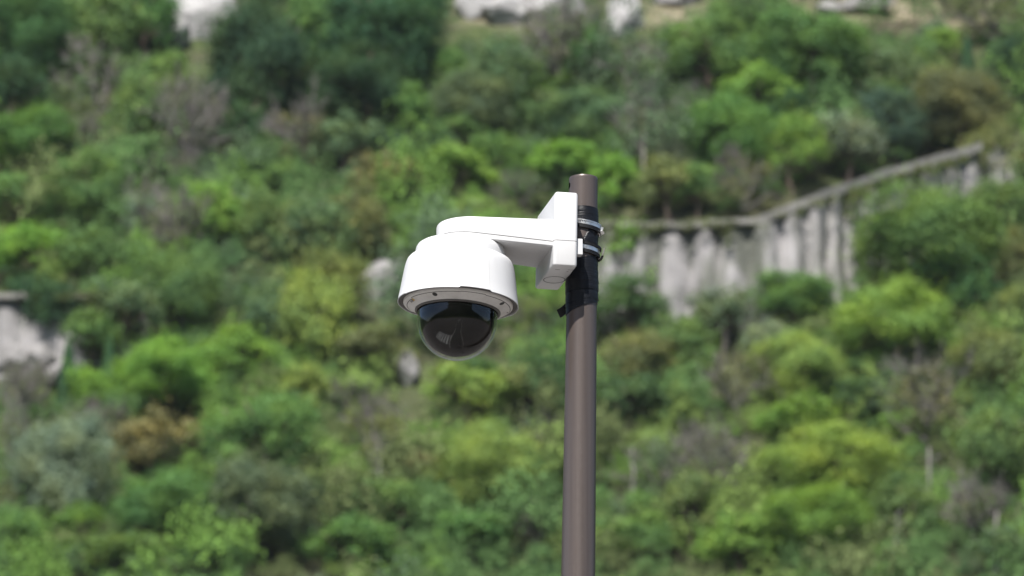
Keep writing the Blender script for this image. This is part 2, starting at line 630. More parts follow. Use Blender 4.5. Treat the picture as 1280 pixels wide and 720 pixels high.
local(wrap(-PI, PI, lambda b: -75 + 3.0 * math.sin(b), lambda b: -91 + 7.5 * math.sin(b), 1.0).build('tape_layer', M['tape'], None, True, 50), tp2)
# loose tail sticking out on the left, and a short end on the right
def flap(pts_top, pts_bot, th=0.35):
    m = MB()
    nrm = Vector((0.2, -1, 0.1)).normalized() * th * K
    g = [[p + nrm for p in pts_top], [p + nrm for p in pts_bot], [p - nrm for p in pts_bot], [p - nrm for p in pts_top]]
    g.append(g[0])
    m.grid(g)
    n = len(pts_top)
    b = 0
    m.f.append((0, n, 2 * n, 3 * n)); m.f.append((n - 1, 4 * n - 1, 3 * n - 1, 2 * n - 1))
    return m


def ipt(px, py, dep=0.0):
    """photo position at a given depth (pixels) behind the pole axis"""
    return at_depth(px, py, DIST + dep * K)


tailt = [ipt(709.0, 376.5, -6), ipt(705.0, 381.0, -3), ipt(700.5, 384.8, -1), ipt(695.8, 387.4, 1.5)]
tailb = [ipt(709.0, 391.0, -6), ipt(706.0, 393.6, -3), ipt(703.4, 395.6, -1), ipt(700.4, 397.6, 1.5)]
local(flap(tailt, tailb).build('tape_tail', M['tape'], None, True, 40), tp2)
local(flap([ipt(745.5, 368, -4), ipt(747.5, 371, -1)], [ipt(745.5, 377, -4), ipt(748.6, 376.4, -1)]).build('tape_tail', M['tape'], None, True, 40), tp2)


# ---- hose clamps
def ring_strip(cx, r0, zc, hh, tilt, th, b0=-PI, b1=PI, n=64, bulge=0.0):
    """flat metal band round the pole; tilt lowers its right side"""
    m = MB()
    g = [[], [], [], []]
    for i in range(n + 1):
        b = b0 + (b1 - b0) * i / n
        z = zc - tilt * math.sin(b)
        r = r0 + bulge * max(0, math.sin(b)) ** 2
        for k, (rr, zz) in enumerate(((r, z + hh), (r + th, z + hh), (r + th, z - hh), (r, z - hh))):
            g[k].append(pp(rr, b, zz) + Vector((cx * K, 0, 0)))
    g.append(g[0])
    m.grid(g, flip=True)
    return m


def clamp(zc, tilt, label):
    t = empty('hose_clamp', pp(0, 0, zc))
    tag(t, label, 'clamp', 'steel clamps holding the bracket')
    bpy.context.view_layer.update()
    return t


c1 = clamp(18, 3, 'upper stainless steel hose clamp strapping the camera bracket to the pole')
local(ring_strip(0.5, 19.9, 18.4, 2.9, 3.4, 0.7, bulge=2.4).build('steel_band', M['steel'], None, True, 40), c1)
local(ring_strip(0.5, 20.9, 20.2, 0.6, 3.4, 0.5, bulge=2.2).build('band_rim', M['steel'], None, True, 40), c1)
local(ring_strip(0.3, 19.6, 13.2, 2.3, 3.9, 1.5, bulge=1.8).build('rubber_strip', M['rubber'], None, True, 40), c1)
for i in range(7):                      # stamped slots of the worm thread
    b = R(-14 + 6.0 * i)
    m = MB()
    m.box(pp(20.75, b, 18.6 - 3 * math.sin(b)), Vector((math.cos(b), math.sin(b), 0)) * 0.35 * K, Vector((math.sin(b), -math.cos(b), 0)) * 0.2 * K, Vector((0.25, 0, 1)) * 1.5 * K)
    if i < 5: local(m.build('thread_slot', M['screw'], None, False), c1)
scx = ipt(750.6, 288.5, 2)
m = MB(); m.box(scx, Vector((2.6, 0, -1.0)) * K, Vector((0, 5, 0)) * K, Vector((1.3, 0, 3.6)) * K)
h1 = local(m.build('screw_housing', M['steel'], None, False), c1)
m = MB(); m.tube([ipt(752.0, 290.5, -4), ipt(753.2, 291.0, -11)], [2.6 * K, 2.6 * K], 6)
local(m.build('screw', M['steel'], None, False), c1)
m = MB(); m.tube([ipt(749.2, 293.0, -1), ipt(749.0, 296.2, -1)], [1.5 * K, 0.8 * K], 6)
local(m.build('band_end', M['steel'], None, False), c1)

c2 = clamp(-15, 3, 'lower stainless steel hose clamp with curled free end beside the white bracket')
local(ring_strip(0.3, 19.9, -13.8, 2.6, 3.4, 0.7, bulge=1.0).build('steel_band', M['steel'], None, True, 40), c2)
local(ring_strip(0.3, 20.0, -8.6, 1.6, 4.4, 1.6, bulge=2.0).build('rubber_strip', M['rubber'], None, True, 40), c2)
local(ring_strip(0.3, 19.6, -18.9, 2.0, 4.0, 1.4, bulge=1.0).build('rubber_strip', M['rubber'], None, True, 40), c2)
cl = [(746.0, 322.5, -10), (748.6, 324.4, -8), (751.0, 322.6, -8), (753.2, 319.0, -8), (754.6, 314.8, -8), (755.2, 310.6, -8)]
m = MB()
g = [[], [], [], []]
for (x, y, d) in cl:
    for k, (ox, od) in enumerate(((-0.7, -2.6), (0.7, -2.6), (0.7, 2.6), (-0.7, 2.6))):
        g[k].append(ipt(x + ox, y + od * 0.3, d + od))
g.append(g[0]); m.grid(g)
local(m.build('band_tail', M['steel'], None, True, 40), c2)
m = MB()
g = [[], [], [], []]
for (x, y, d) in [(744.0, 321.0, -12), (748.4, 326.6, -9), (751.6, 324.4, -9), (753.6, 320.4, -9)]:
    for k, (ox, od) in enumerate(((-1.2, -3.2), (1.2, -3.2), (1.2, 3.2), (-1.2, 3.2))):
        g[k].append(ipt(x + ox - 0.5, y + od * 0.3, d + od))
g.append(g[0]); m.grid(g)
local(m.build('rubber_tail', M['rubber'], None, True, 40), c2)

# ------------------------------------------------------------------ dome camera on its bracket
PHI = R(12)
camroot = empty('security_camera', O, PI + PHI)
tag(camroot, 'white outdoor dome security camera hanging from a wall bracket clamped to the pole', 'camera')


def lv(xa, yt, z): return Vector((xa * K, yt * K, z * K))


def inset(outline, d):
    n = len(outline); res = []
    for i in range(n):
        a = Vector(outline[i - 1]); b = Vector(outline[i]); c = Vector(outline[(i + 1) % n])
        e1 = (b - a).normalized(); e2 = (c - b).normalized()
        n1 = Vector((-e1.y, e1.x)); n2 = Vector((-e2.y, e2.x))
        nn = n1 + n2
        nn = nn.normalized() / max(0.5, nn.normalized().dot(n1))
        res.append(tuple(b + nn * d))
    return res


def loft(outline, levels, zf=None, shear=None):
    """outline counter-clockwise in plan; levels = (z key, inset); zf maps (key, x) to z"""
    m = MB(); rows = []
    for key, ins in levels:
        rows.append([])
        for (x, y) in inset(outline, ins):
            z = zf(key, x) if zf else key
            rows[-1].append(lv(x + (shear(z, x) if shear else 0), y, z))
    m.grid(rows, True)
    n = len(outline)
    m.cap(0, n, True); m.cap((len(rows) - 1) * n, n)
    return m


def rrect(x0, x1, y0, y1, r, n=5):
    pts = []
    for (cx, cy, a0) in ((x1 - r, y0 + r, -90), (x1 - r, y1 - r, 0), (x0 + r, y1 - r, 90), (x0 + r, y0 + r, 180)):
        for i in range(n + 1):
            a = R(a0 + 90 * i / n)
            pts.append((cx + r * math.cos(a), cy + r * math.sin(a)))
    return pts


shear_b = lambda z, x: (44 - z) / 96 * (1.6 + 1.6 * (x - 18) / 30)
blk = rrect(17.3, 46.5, -54, 54, 4.2)
m = loft(blk, [(-18.7, 0.5), (-18.3, 0.0), (41.0, 0.0), (43.0, 0.5), (44.1, 1.5), (44.5, 3.2)], None, shear_b)
cover = m.build('bracket_cover', M['white'], camroot, True, 28)
m = loft(blk, [(-51.6, 3.2), (-51.2, 1.6), (-50.2, 0.5), (-48.5, 0.0), (-19.6, 0.0), (-19.2, 0.5)], None, shear_b)
base = m.build('bracket_base', M['white'], camroot, True, 28)
m = loft(rrect(19.4, 45.5, -50.9, 50.9, 2), [(-22, 0), (-16, 0)], None, shear_b)
m.build('seam_dark_fill', M['seam'], camroot, True, 30)  # dark fill puts the gap's shade between cover and base
m = MB(); m.box(lv(14.6, 41.5, -23.4), lv(4.4, 0, 0), lv(0, 5.5, 0), lv(0, 0, 10.3))
tab = m.build('mounting_tab', M['white'], cover, False)
bv = tab.modifiers.new('bevel', 'BEVEL'); bv.width = 0.8 * K; bv.segments = 2
m = MB()                                 # round knock-out under the base
rows = [[lv(34.5 + r * math.cos(a) * 0.92, -8 + r * math.sin(a), z) for a in [2 * PI * k / 48 for k in range(48)]] for r, z in ((15.0, -51.75), (14.4, -52.0), (13.9, -51.75))]
m.grid(rows, True)
m.build('knockout_groove', M['seam'], base, True)
m = MB()
for (x, y, w) in ((40, 36, 3.0), (24, 38, 3.4), (26, 30, 1.2)):
    m.box(lv(x, y, -51.5), lv(w, 0, 0), lv(0, 0.5, 0), lv(0, 0, 0.25))
m.build('scuff_mark', M['seam'], base, False)

# arm
CX, RA_ = 143.0, 42.5
arm = [(44, -48.5)] + [(x, -48.5 + (x - 44) / (CX - 44) * 6.0) for x in (60, 80, 100, 120)]
arm += [(CX + RA_ * math.cos(a), RA_ * math.sin(a)) for a in [R(-90 + 180 * i / 32) for i in range(33)]]
arm += [(x, 48.5 - (x - 44) / (CX - 44) * 6.0) for x in (120, 100, 80, 60)] + [(44, 48.5)]


def zseam(x): return -12.3 - (CX - x) * 0.0745
def zbot(x): return -18.6 - (155 - x) * 0.064


def zf_up(key, x): return zseam(x) + 0.35 if key == 's' else (zseam(x) + 0.8 if key == 's1' else key + 0.6 * (CX - x) / 100)
def zf_lo(key, x): return {'s': zseam(x) - 0.35, 's1': zseam(x) - 0.9, 'b': zbot(x), 'b1': zbot(x) + 1.2}[key]


m = loft(arm, [('s', 0.5), ('s1', 0.0), (5.5, 0.0), (8.0, 0.8), (9.2, 2.0), (9.6, 4.0)], zf_up)
m.build('arm_cover', M['white'], camroot, True, 32)
m = loft(arm, [('b', 1.6), ('b1', 0.4), ('s1', 0.2), ('s', 0.6)], zf_lo)
armb = m.build('arm_base', M['white'], camroot, True, 32)
m = loft(inset(arm, 1.3), [('b1', 0), ('s1', 0)], lambda k, x: zseam(x) + (-2 if k == 'b1' else 2))
m.build('seam_dark_fill', M['seam'], camroot, True, 30)  # dark fill again: shade of the arm seam as colour
# housing, hung at a small tilt
TH = R(2.7)
AX_D = Vector((math.sin(TH), 0, -math.cos(TH)))
EX = Vector((math.cos(TH), 0, math.sin(TH)))
EY = Vector((0, 1, 0))
P0 = Vector((155.0, 0, -18.8))
FR = EX * math.sin(PHI) + EY * math.cos(PHI)      # towards the viewer
RT = -EX * math.cos(PHI) + EY * math.sin(PHI)     # to the picture's right


def hp(r, beta, s):
    p = P0 + AX_D * s + (FR * math.cos(beta) + RT * math.sin(beta)) * r
    return p * K


def lathe(prof, n=96, b0=0.0, b1=2 * PI, closed=True, sfun=None):
    m = MB()
    bs = [b0 + (b1 - b0) * k / n for k in range(n if closed else n + 1)]
    rows = [[hp(r, b, s + (sfun(b, i) if sfun else 0)) for b in bs] for i, (r, s) in enumerate(prof)]
    m.grid(rows, closed)
    return m


m = lathe([(30, -2.5), (46, -2.5), (50.5, -1.0), (54.0, 1.5), (55.6, 4.5), (56.4, 9.0), (57.0, 13.0), (57.3, 21)])
m.build('housing_cap', M['white'], camroot, True, 40)

SEAM_B = R(32.0)


def edge_s(b):
    d = math.degrees((b + PI) % (2 * PI) - PI)
    if 3 <= d <= 33: return -1.7
    if d < -59 or d > 120: return -0.8
    return 0.0


def shield(b0, b1, n, dr=0.0):
    prof = [(56.6, 15.4), (59.5, 16.0), (63, 17.8), (65.6, 20.8), (67.0, 24.5), (68.2, 29.5), (70.2, 42), (72.4, 58), (74.6, 73), (75.2, 75.2), (74.7, 75.8), (74.1, 75.5), (73.7, 72.0), (72.0, 62)]
    k = [0] * 7 + [0.0, 0.7, 1, 1, 1, 0.6, 0]
    m = lathe([(r + dr, s) for r, s in prof], n, b0, b1, False, lambda b, i: edge_s(b) * k[i])
    n1 = n + 1
    for j in (0, n):                      # close the cut ends of the panel
        m.f.append(tuple(i * n1 + j for i in range(len(prof))) if j else tuple(i * n1 + j for i in range(len(prof)))[::-1])
    return m


def bands(b0, b1):
    return max(8, int((b1 - b0) / R(2.2)))


GAP = 0.0025
shield(SEAM_B + GAP, R(95), bands(SEAM_B, R(95))).build('sun_shield', M['white'], camroot, True, 40)
shield(R(95) + GAP, SEAM_B + 2 * PI - GAP, bands(R(95), SEAM_B + 2 * PI), 0.25).build('sun_shield', M['white'], camroot, True, 40)
m = lathe([(55.5, 17.5), (61, 19.5), (64.0, 23), (66.0, 30), (70.0, 58), (71.2, 66)])
m.build('housing_core', M['seam'], camroot, True, 40)

gk = lathe([(71.8, 64), (73.75, 71.0), (73.3, 73.8), (71.0, 74.3), (68.6, 74.0), (67.6, 72)])
gk.build('gasket', M['gasket'], camroot, True, 60)
rp = lathe([(68.2, 73.0), (68.1, 75.8), (67.4, 76.8), (66.0, 77.6), (60.0, 80.3), (55.0, 82.8), (53.4, 84.0), (52.6, 84.3), (52.4, 83)])
ringo = rp.build('face_ring', M['ring'], camroot, True, 60)
# thin moulded line on the face ring, with small steps
def line_r(b):
    d = math.degrees((b + PI) % (2 * PI) - PI)
    if -150 < d < -62: return 63.2
    if 3 <= d <= 33: return 65.9
    if 33 < d < 95: return 64.8
    return 65.2


def ring_s(r): return 77.6 + (66.0 - r) * 0.452


m = MB()
bs = [R(d) for d in np.arange(-180, 180, 1.5)]
rows = [[hp(line_r(b) + dr, b, ring_s(line_r(b) + dr) + up) for b in bs] for dr, up in ((-0.42, 0.02), (0.0, 0.12), (0.42, 0.02))]
m.grid(rows, True)
m.build('moulded_line', M['screw'], ringo, True)
for d in (-27, 63, 153, 243):
    b = R(d)
    c = hp(61.5, b, ring_s(61.5) + 0.15)
    u = (hp(62, b, ring_s(62)) - hp(61, b, ring_s(61))).normalized()
    w = (hp(61.5, b + 0.01, ring_s(61.5)) - hp(61.5, b - 0.01, ring_s(61.5))).normalized()
    nn = u.cross(w)
    if nn.z > 0: nn = -nn
    m = MB()
    a0 = [c + (u * math.cos(t) + w * math.sin(t)) * 3.3 * K for t in [2 * PI * k / 20 for k in range(20)]]
    a1 = [c + nn * 0.25 * K + (u * math.cos(t) + w * math.sin(t)) * 2.9 * K for t in [2 * PI * k / 20 for k in range(20)]]
    a2 = [c - nn * 0.1 * K + (u * math.cos(t) + w * math.sin(t)) * 1.5 * K for t in [2 * PI * k / 6 for k in range(20)]]
    m.grid([a0, a1], True)
    m.cap(20, 20)
    m.build('screw', M['screw'], ringo, True, 30)
m = MB()
b = R(100)
m.box(hp(62, b, ring_s(62) + 0.1), (RT * 1.2 * K), (FR * 0.6 * K), AX_D * 0.2 * K)
m.build('drain_slot', M['screw'], ringo, False)
# maker's mark printed on the face ring
b = R(-67)
u = (hp(62, b, ring_s(62)) - hp(61, b, ring_s(61))).normalized()
w = (hp(61.5, b + 0.01, ring_s(61.5)) - hp(61.5, b - 0.01, ring_s(61.5))).normalized()
nn = w.cross(u)
c0 = hp(60.8, b, ring_s(60.8) + 0.25)
cu = bpy.data.curves.new('emblem', 'FONT')
cu.body = 'AXIS'
cu.size = 4.6 * K
cu.align_x = 'CENTER'; cu.align_y = 'CENTER'
cu.extrude = 0.06 * K
to = bpy.data.objects.new('emblem_text', cu)
COL.objects.link(to)
bpy.context.view_layer.update()
me = bpy.data.meshes.new_from_object(to.evaluated_get(bpy.context.evaluated_depsgraph_get()))
bpy.data.objects.remove(to)
rot = Matrix((w, u, nn)).transposed().to_4x4()
me.transform(Matrix.Translation(c0 - w * 1.2 * K) @ rot)
me.materials.clear(); me.materials.append(M['ink'])
eo = bpy.data.objects.new('emblem_lettering', me); COL.objects.link(eo); eo.parent = ringo
m = MB()
tc = c0 + w * 4.4 * K + u * 1.2 * K
tri = [tc + w * 2.6 * K - u * 2.0 * K, tc - w * 2.4 * K - u * 2.0 * K, tc + w * 1.4 * K + u * 2.6 * K]
m.v += [p for p in tri] + [p + nn * 0.1 * K for p in tri]
m.f += [(0, 1, 2), (3, 5, 4), (0, 3, 4, 1), (1, 4, 5, 2), (2, 5, 3, 0)]
m.build('emblem_triangle', M['yellow'], ringo, False)

m = lathe([(53.4, 83.4), (53.2, 85.2), (52.0, 86.4), (50.6, 86.2), (50.0, 85)])
m.build('bezel', M['bezel'], camroot, True, 60)
RD, SD = 49.7, 96.5
prof = [(RD, 85.2), (RD, 90), (RD, 94)] + [(RD * math.cos(a), SD + RD * math.sin(a)) for a in [R(t) for t in np.linspace(0, 89.4, 30)]]
dm = lathe(prof, 96)
dm.cap((len(prof) - 1) * 96, 96)
dm.build('clear_dome', M['dome'], camroot, True)
# camera module inside the dome
RI, SI = 46.0, 94.8
prof = [(48.4, 84.8), (48.0, 87), (45.4, 88.5)] + [(RI * math.cos(a), SI + RI * math.sin(a)) for a in [R(t) for t in np.linspace(0, 89, 18)]]
im = lathe(prof, 64)
im.cap((len(prof) - 1) * 64, 64)
mod = im.build('camera_module', M['black'], camroot, True, 40)
aim = (AX_D * 0.45 - FR * 0.75 + RT * 0.3).normalized()
cc = P0 + AX_D * SI
uu = aim.cross(Vector((0, 0, 1))).normalized(); vv = aim.cross(uu)
m = MB()
rows = [[(cc + aim * h + (uu * math.cos(t) + vv * math.sin(t)) * r) * K for t in [2 * PI * k / 40 for k in range(40)]] for r, h in ((15, 41), (15, 44.4), (13, 45.4), (12, 44.4), (6, 45.0), (0.5, 45.4))]
m.grid(rows, True)
m.build('lens', M['lens'], mod, True, 50)

# ------------------------------------------------------------------ hillside: walls and rock
TOPS = []


def wall(name, label, base, tops, depth, seed, ribs=0.8, cope=1e9, step=0.22, rows=26):
    """retaining wall: base and top edge given along the hillside, a ribbed rough face and a body that runs back into the slope"""
    rnd = random.Random(seed)
    B = [hit(px, py) for px, py in base]
    T = []
    for b, (px, py) in zip(B, tops):
        v = ray(px, py)
        t = (b.y - EYE.y) / v.y
        p = EYE + v * t
        T.append(Vector((b.x, b.y, p.z)))
    seg = []
    for i in range(len(B) - 1):
        n = max(2, int((B[i + 1] - B[i]).length / step))
        for k in range(n + (i == len(B) - 2)):
            f = k / n
            seg.append((B[i].lerp(B[i + 1], f), T[i].lerp(T[i + 1], f)))
    root = empty(name, B[0])
    tag(root, label, 'wall')
    bpy.context.view_layer.update()
    g = []
    u = 0.0
    cols = []
    prev = None
    for (b, t) in seg:
        if prev is not None: u += (b - prev).length
        prev = b
        cols.append(u)
    for j in range(rows + 1):
        f = j / rows
        row = []
        for (b, t), u in zip(seg, cols):
            lo = b.z - 1.5
            z = lo + (t.z - lo) * f
            q = u * 0.62 + 0.35 * noise.noise(Vector((u * 0.5, z * 0.15, seed)))
            rib = abs(math.sin(q * PI)) ** 0.7 * (0.9 + 0.4 * noise.noise(Vector((math.floor(q) * 3.3, seed, 0))))
            d = ribs * rib * (1.15 - 0.75 * f) + min(0.35, ribs * 0.5) * noise.fractal(Vector((u * 0.7, z * 0.3, seed)), 1.0, 2.0, 4) + (1 - f) * 0.6
            row.append(Vector((b.x, b.y - d, z)))
        g.append(row)
    g.append([Vector((t.x, t.y + depth, t.z)) for (b, t) in seg])
    m = MB(); m.grid(g)
    n = len(seg)
    for k in (0, n - 1):
        back = Vector((g[0][k].x, g[0][k].y + depth, g[0][k].z)); m.v.append(back)
        ids = [j * n + k for j in range(len(g))] + [len(m.v) - 1]
        m.f.append(tuple(ids if k else ids[::-1]))
    local(m.build('rock_face', M['wallrock'], None, True), root)
    TOPS.append([t for b, t in seg])
    if True:
        cu_ = 0.0; total = next((u for (b, t), u in zip(seg, cols) if to_px(t)[0] >= cope), cols[-1])
        while cu_ < total - 0.4:
            ln = min(total - cu_, rnd.uniform(1.1, 1.9))
            def pt(u):
                for i in range(len(cols) - 1):
                    if cols[i + 1] >= u:
                        return seg[i][1].lerp(seg[i + 1][1], (u - cols[i]) / max(1e-6, cols[i + 1] - cols[i]))
                return seg[-1][1]
            a, c = pt(cu_ + 0.025), pt(cu_ + ln - 0.025)
            ax = (c - a) / 2
            pr = rnd.uniform(0.28, 0.5)
            m = MB()
            m.box((a + c) / 2 + Vector((0, 0.25 - pr, rnd.uniform(0.17, 0.24))), ax, Vector((0, 0.5, 0)), Vector((0, 0, 0.24 if to_px(a)[0] > 935 else 0.13)))
            o = m.build('coping_stone', M['cope'], None, False)
            local(o, root)
            cu_ += ln
    return root


wall('retaining_wall', 'long pale retaining wall with coping climbing to the right behind the pole',
     [(738, 392), (800, 396), (870, 402), (945, 398), (1020, 372), (1110, 325), (1232, 268), (1285, 250)],
     [(738, 291), (800, 291), (870, 289), (943, 287), (1020, 257), (1110, 226), (1232, 192), (1285, 178)], 6.0, 11, 1.4, 1224)
wall('retaining_wall', 'low pale stone wall at the left edge with rubble at its foot',
     [(-90, 462), (0, 460), (110, 450), (190, 430), (250, 420)], [(-90, 379), (0, 378), (110, 378), (190, 379), (250, 381)], 5.0, 23, 0.3)


def rock(px, py, wpx, hpx, label, seed, name='rock_outcrop', flat=0.75, mat='rock', depth=None, grp=None):
    """irregular faceted rock bedded in the slope; px, py is its middle"""
    rnd = random.Random(seed)
    p = hit(px, py)
    d = (p - EYE).dot(FWD)
    p = p + Vector((0, -1.0, -0.35 * hpx * 0.02))
    sx = wpx / 2 * 1.2 * d / FPX; sz = hpx / 2 * 1.2 * d / FPX / math.cos(ELEV); sy = (depth or flat * (sx + sz) / 2)
    planes = []
    for _ in range(22):
        v = Vector((rnd.gauss(0, 1), rnd.gauss(0, 1), rnd.gauss(0, 0.8))).normalized()
        planes.append((v, rnd.uniform(0.66, 0.98)))
    rows = []
    nb, na = 22, 34
    for i in range(nb + 1):
        th = PI * i / nb
        row = []
        for j in range(na):
            ph = 2 * PI * j / na
            v = Vector((math.sin(th) * math.cos(ph), math.sin(th) * math.sin(ph), math.cos(th)))
            r = 1.3
            for (n_, dd) in planes:
                c = v.dot(n_)
                if c > 0.05: r = min(r, dd / c)
            r *= 1 + 0.10 * noise.fractal(v * 2.6 + Vector((seed, 0, 0)), 1.0, 2.0, 4)
            row.append(p + Vector((v.x * sx * r, v.y * sy * r, v.z * sz * r)))
        rows.append(row)
    m = MB(); m.grid(rows, True, flip=True)
    o = m.build(name, M[mat], None, True, 24)
    tag(o, label, 'rock', grp)
    return o


rock(252, 22, 96, 84, 'white limestone outcrop above the trees near the top left', 1, mat='white_rock')
rock(216, 48, 44, 36, 'small pale rock below the white outcrop near the top left', 2, mat='white_rock')
rock(592, 6, 46, 66, 'narrow pale rock at the top edge left of centre', 3, mat='white_rock')
rock(634, 16, 60, 54, 'rounded pale rock at the top edge beside the narrow one', 4, mat='white_rock')
rock(782, 22, 44, 66, 'upright pale rock at the top edge above the pole', 5, mat='white_rock')
rock(692, 14, 80, 52, 'broken pale rock behind the bare grey tree at the top', 6, mat='white_rock')
rock(845, -6, 60, 36, 'pale rock at the top edge right of the upright one', 7)
rock(1035, 16, 34, 20, 'small grey rock on the dry slope at the top right', 8)
rock(1085, 8, 60, 22, 'flat tan rock on the dry slope at the top right', 9)
rock(482, 352, 56, 52, 'pale rock face directly left of the dome camera', 10)
rock(512, 466, 26, 36, 'small pale rock showing below the glass dome among bushes', 12)
rock(16, 452, 42, 30, 'pale boulder at the foot of the left wall, nearest the edge', 13, 'boulder')
rock(52, 446, 36, 26, 'pale boulder at the foot of the left wall, second from the edge', 14, 'boulder')
rock(74, 470, 34, 22, 'low pale boulder in the rubble right below the left wall', 15, 'boulder')
rock(182, 426, 26, 24, 'small white boulder half hidden by shrubs right of the left wall', 16, 'boulder')
rock(1276, 182, 18, 16, 'grey rock at the right edge above the end of the long wall', 17)

# ------------------------------------------------------------------ trees: unit meshes
def leaves(centres, normals, sizes, rng):
    n = len(centres)
    nrm = normals / np.linalg.norm(normals, axis=1, keepdims=True)
    rv = rng.normal(size=(n, 3))
    a = np.cross(nrm, rv); a /= np.linalg.norm(a, axis=1, keepdims=True) + 1e-9
    b = np.cross(nrm, a)
    s = sizes[:, None]
    v = np.empty((n, 4, 3))
    v[:, 0] = centres - a * s
    v[:, 1] = centres - b * s * 0.62 + nrm * s * 0.18
    v[:, 2] = centres + a * s
    v[:, 3] = centres + b * s * 0.62 + nrm * s * 0.18
    return v.reshape(-1, 3)


def quad_mesh(name, v, mat):
    n = len(v) // 4
    me = bpy.data.meshes.new(name)
    me.vertices.add(len(v)); me.vertices.foreach_set('co', v.astype(np.float32).ravel())
    me.loops.add(4 * n); me.loops.foreach_set('vertex_index', np.arange(4 * n, dtype=np.int32))
    me.polygons.add(n); me.polygons.foreach_set('loop_start', np.arange(0, 4 * n, 4, dtype=np.int32))
    me.update(calc_edges=True)
    me.materials.append(mat)
    return me


def crown_pts(rng, lobes, per, spread=1.0, lobe_r=(0.24, 0.40), leaf=(0.030, 0.052), top=1.0, bottom=-0.75):
    C, N, S = [], [], []
    bumps = rng.normal(size=(7, 3)); bumps /= np.linalg.norm(bumps, axis=1, keepdims=True)
    gain = rng.uniform(-0.30, 0.34, 7)
    for i in range(lobes):
        d = rng.normal(size=3); d /= np.linalg.norm(d)
        if d[2] < bottom: d[2] *= -0.6
        r = (0.22 + 0.52 * rng.random() ** 0.6) * spread * (1 + float((np.clip(bumps @ d, 0, 1) ** 2 * gain).sum()))
        lr = rng.uniform(*lobe_r)
        c = d * r * np.array([1, 1, top])
        n = int(per * (lr / 0.32) ** 2)
        q = rng.normal(size=(n, 3)); q /= np.linalg.norm(q, axis=1, keepdims=True)
        q = np.where((q @ (d * 0.8 + np.array([0, 0, 0.5])))[:, None] < -0.25, -q, q)
        rad = lr * (1.0 - 0.5 * rng.random(n) ** 2.2) * (1 + 0.2 * rng.normal(size=n))
        C.append(c + q * rad[:, None] * np.array([1.05, 1.05, 0.85]))
        N.append(q * 0.9 + rng.normal(size=(n, 3)) * 0.55 + np.array([0, 0, 0.35]))
        S.append(rng.uniform(*leaf, size=n))
    C, N, S = np.concatenate(C), np.concatenate(N), np.concatenate(S)
    out = rng.random(len(C)) < 0.16                       # loose sprays that feather the outline
    C[out] *= 1 + np.abs(rng.normal(size=(out.sum(), 1))) * 0.2
    C[out] += rng.normal(size=(out.sum(), 3)) * 0.05
    return C, N, S


def trunk_mesh(seed, zc=0.95, limbs=7):
    rnd = random.Random(seed)
    m = MB()
    top = Vector((rnd.uniform(-0.12, 0.12), rnd.uniform(-0.12, 0.12), zc + 0.35))
    mid = Vector((rnd.uniform(-0.1, 0.1), rnd.uniform(-0.1, 0.1), zc * 0.5))
    m.tube([(0, 0, -0.25), (0, 0, 0.02), mid, top], [0.10, 0.085, 0.065, 0.02], 8)
    for i in range(limbs):
        a = 2 * PI * (i + rnd.random() * 0.6) / limbs
        s = Vector((0, 0, 0)).lerp(mid, 1.0).lerp(top, rnd.uniform(0.0, 0.8))
        e = s + Vector((math.cos(a) * rnd.uniform(0.45, 0.75), math.sin(a) * rnd.uniform(0.45, 0.75), rnd.uniform(0.2, 0.6)))
        k = s.lerp(e, 0.5) + Vector((0, 0, -0.08))
        m.tube([s, k, e], [0.045, 0.03, 0.012], 6)
    me = bpy.data.meshes.new('trunk')
    me.from_pydata([tuple(v) for v in m.v], [], m.f); me.update()
    me.polygons.foreach_set('use_smooth', [True] * len(me.polygons))
    me.materials.append(M['bark'])
    return me


def bare_mesh(seed, zc=1.25, n_main=11):
    """twiggy bare crown"""
    rnd = random.Random(seed)
    m = MB()
    def grow(p, d, ln, r, lev):
        q = p + d * ln * 0.5 + Vector((rnd.gauss(0, 0.06), rnd.gauss(0, 0.06), rnd.gauss(0, 0.04))) * ln
        e = p + d * ln
        m.tube([p, q, e], [r, r * 0.8, r * 0.55], 5 if lev == 0 else 3, False)
        if lev < 3:
            for k in range(4 if lev < 2 else 3):
                t = rnd.uniform(0.35, 1.0)
                nd = (d + Vector((rnd.gauss(0, 0.55), rnd.gauss(0, 0.55), rnd.gauss(0.12, 0.4)))).normalized()
                grow(p.lerp(e, t), nd, ln * rnd.uniform(0.45, 0.7), r * 0.55, lev + 1)
    for i in range(n_main):
        a = 2 * PI * (i + rnd.random()) / n_main
        el = rnd.uniform(0.5, 1.4)
        d = Vector((math.cos(a) * math.cos(el), math.sin(a) * math.cos(el), math.sin(el)))
        grow(Vector((0, 0, rnd.uniform(0.25, 0.7))), d, rnd.uniform(0.75, 1.05), 0.032, 0)
    me = bpy.data.meshes.new('branches')
    me.from_pydata([tuple(v) for v in m.v], [], m.f); me.update()
    me.materials.append(M['bark'])
    return me


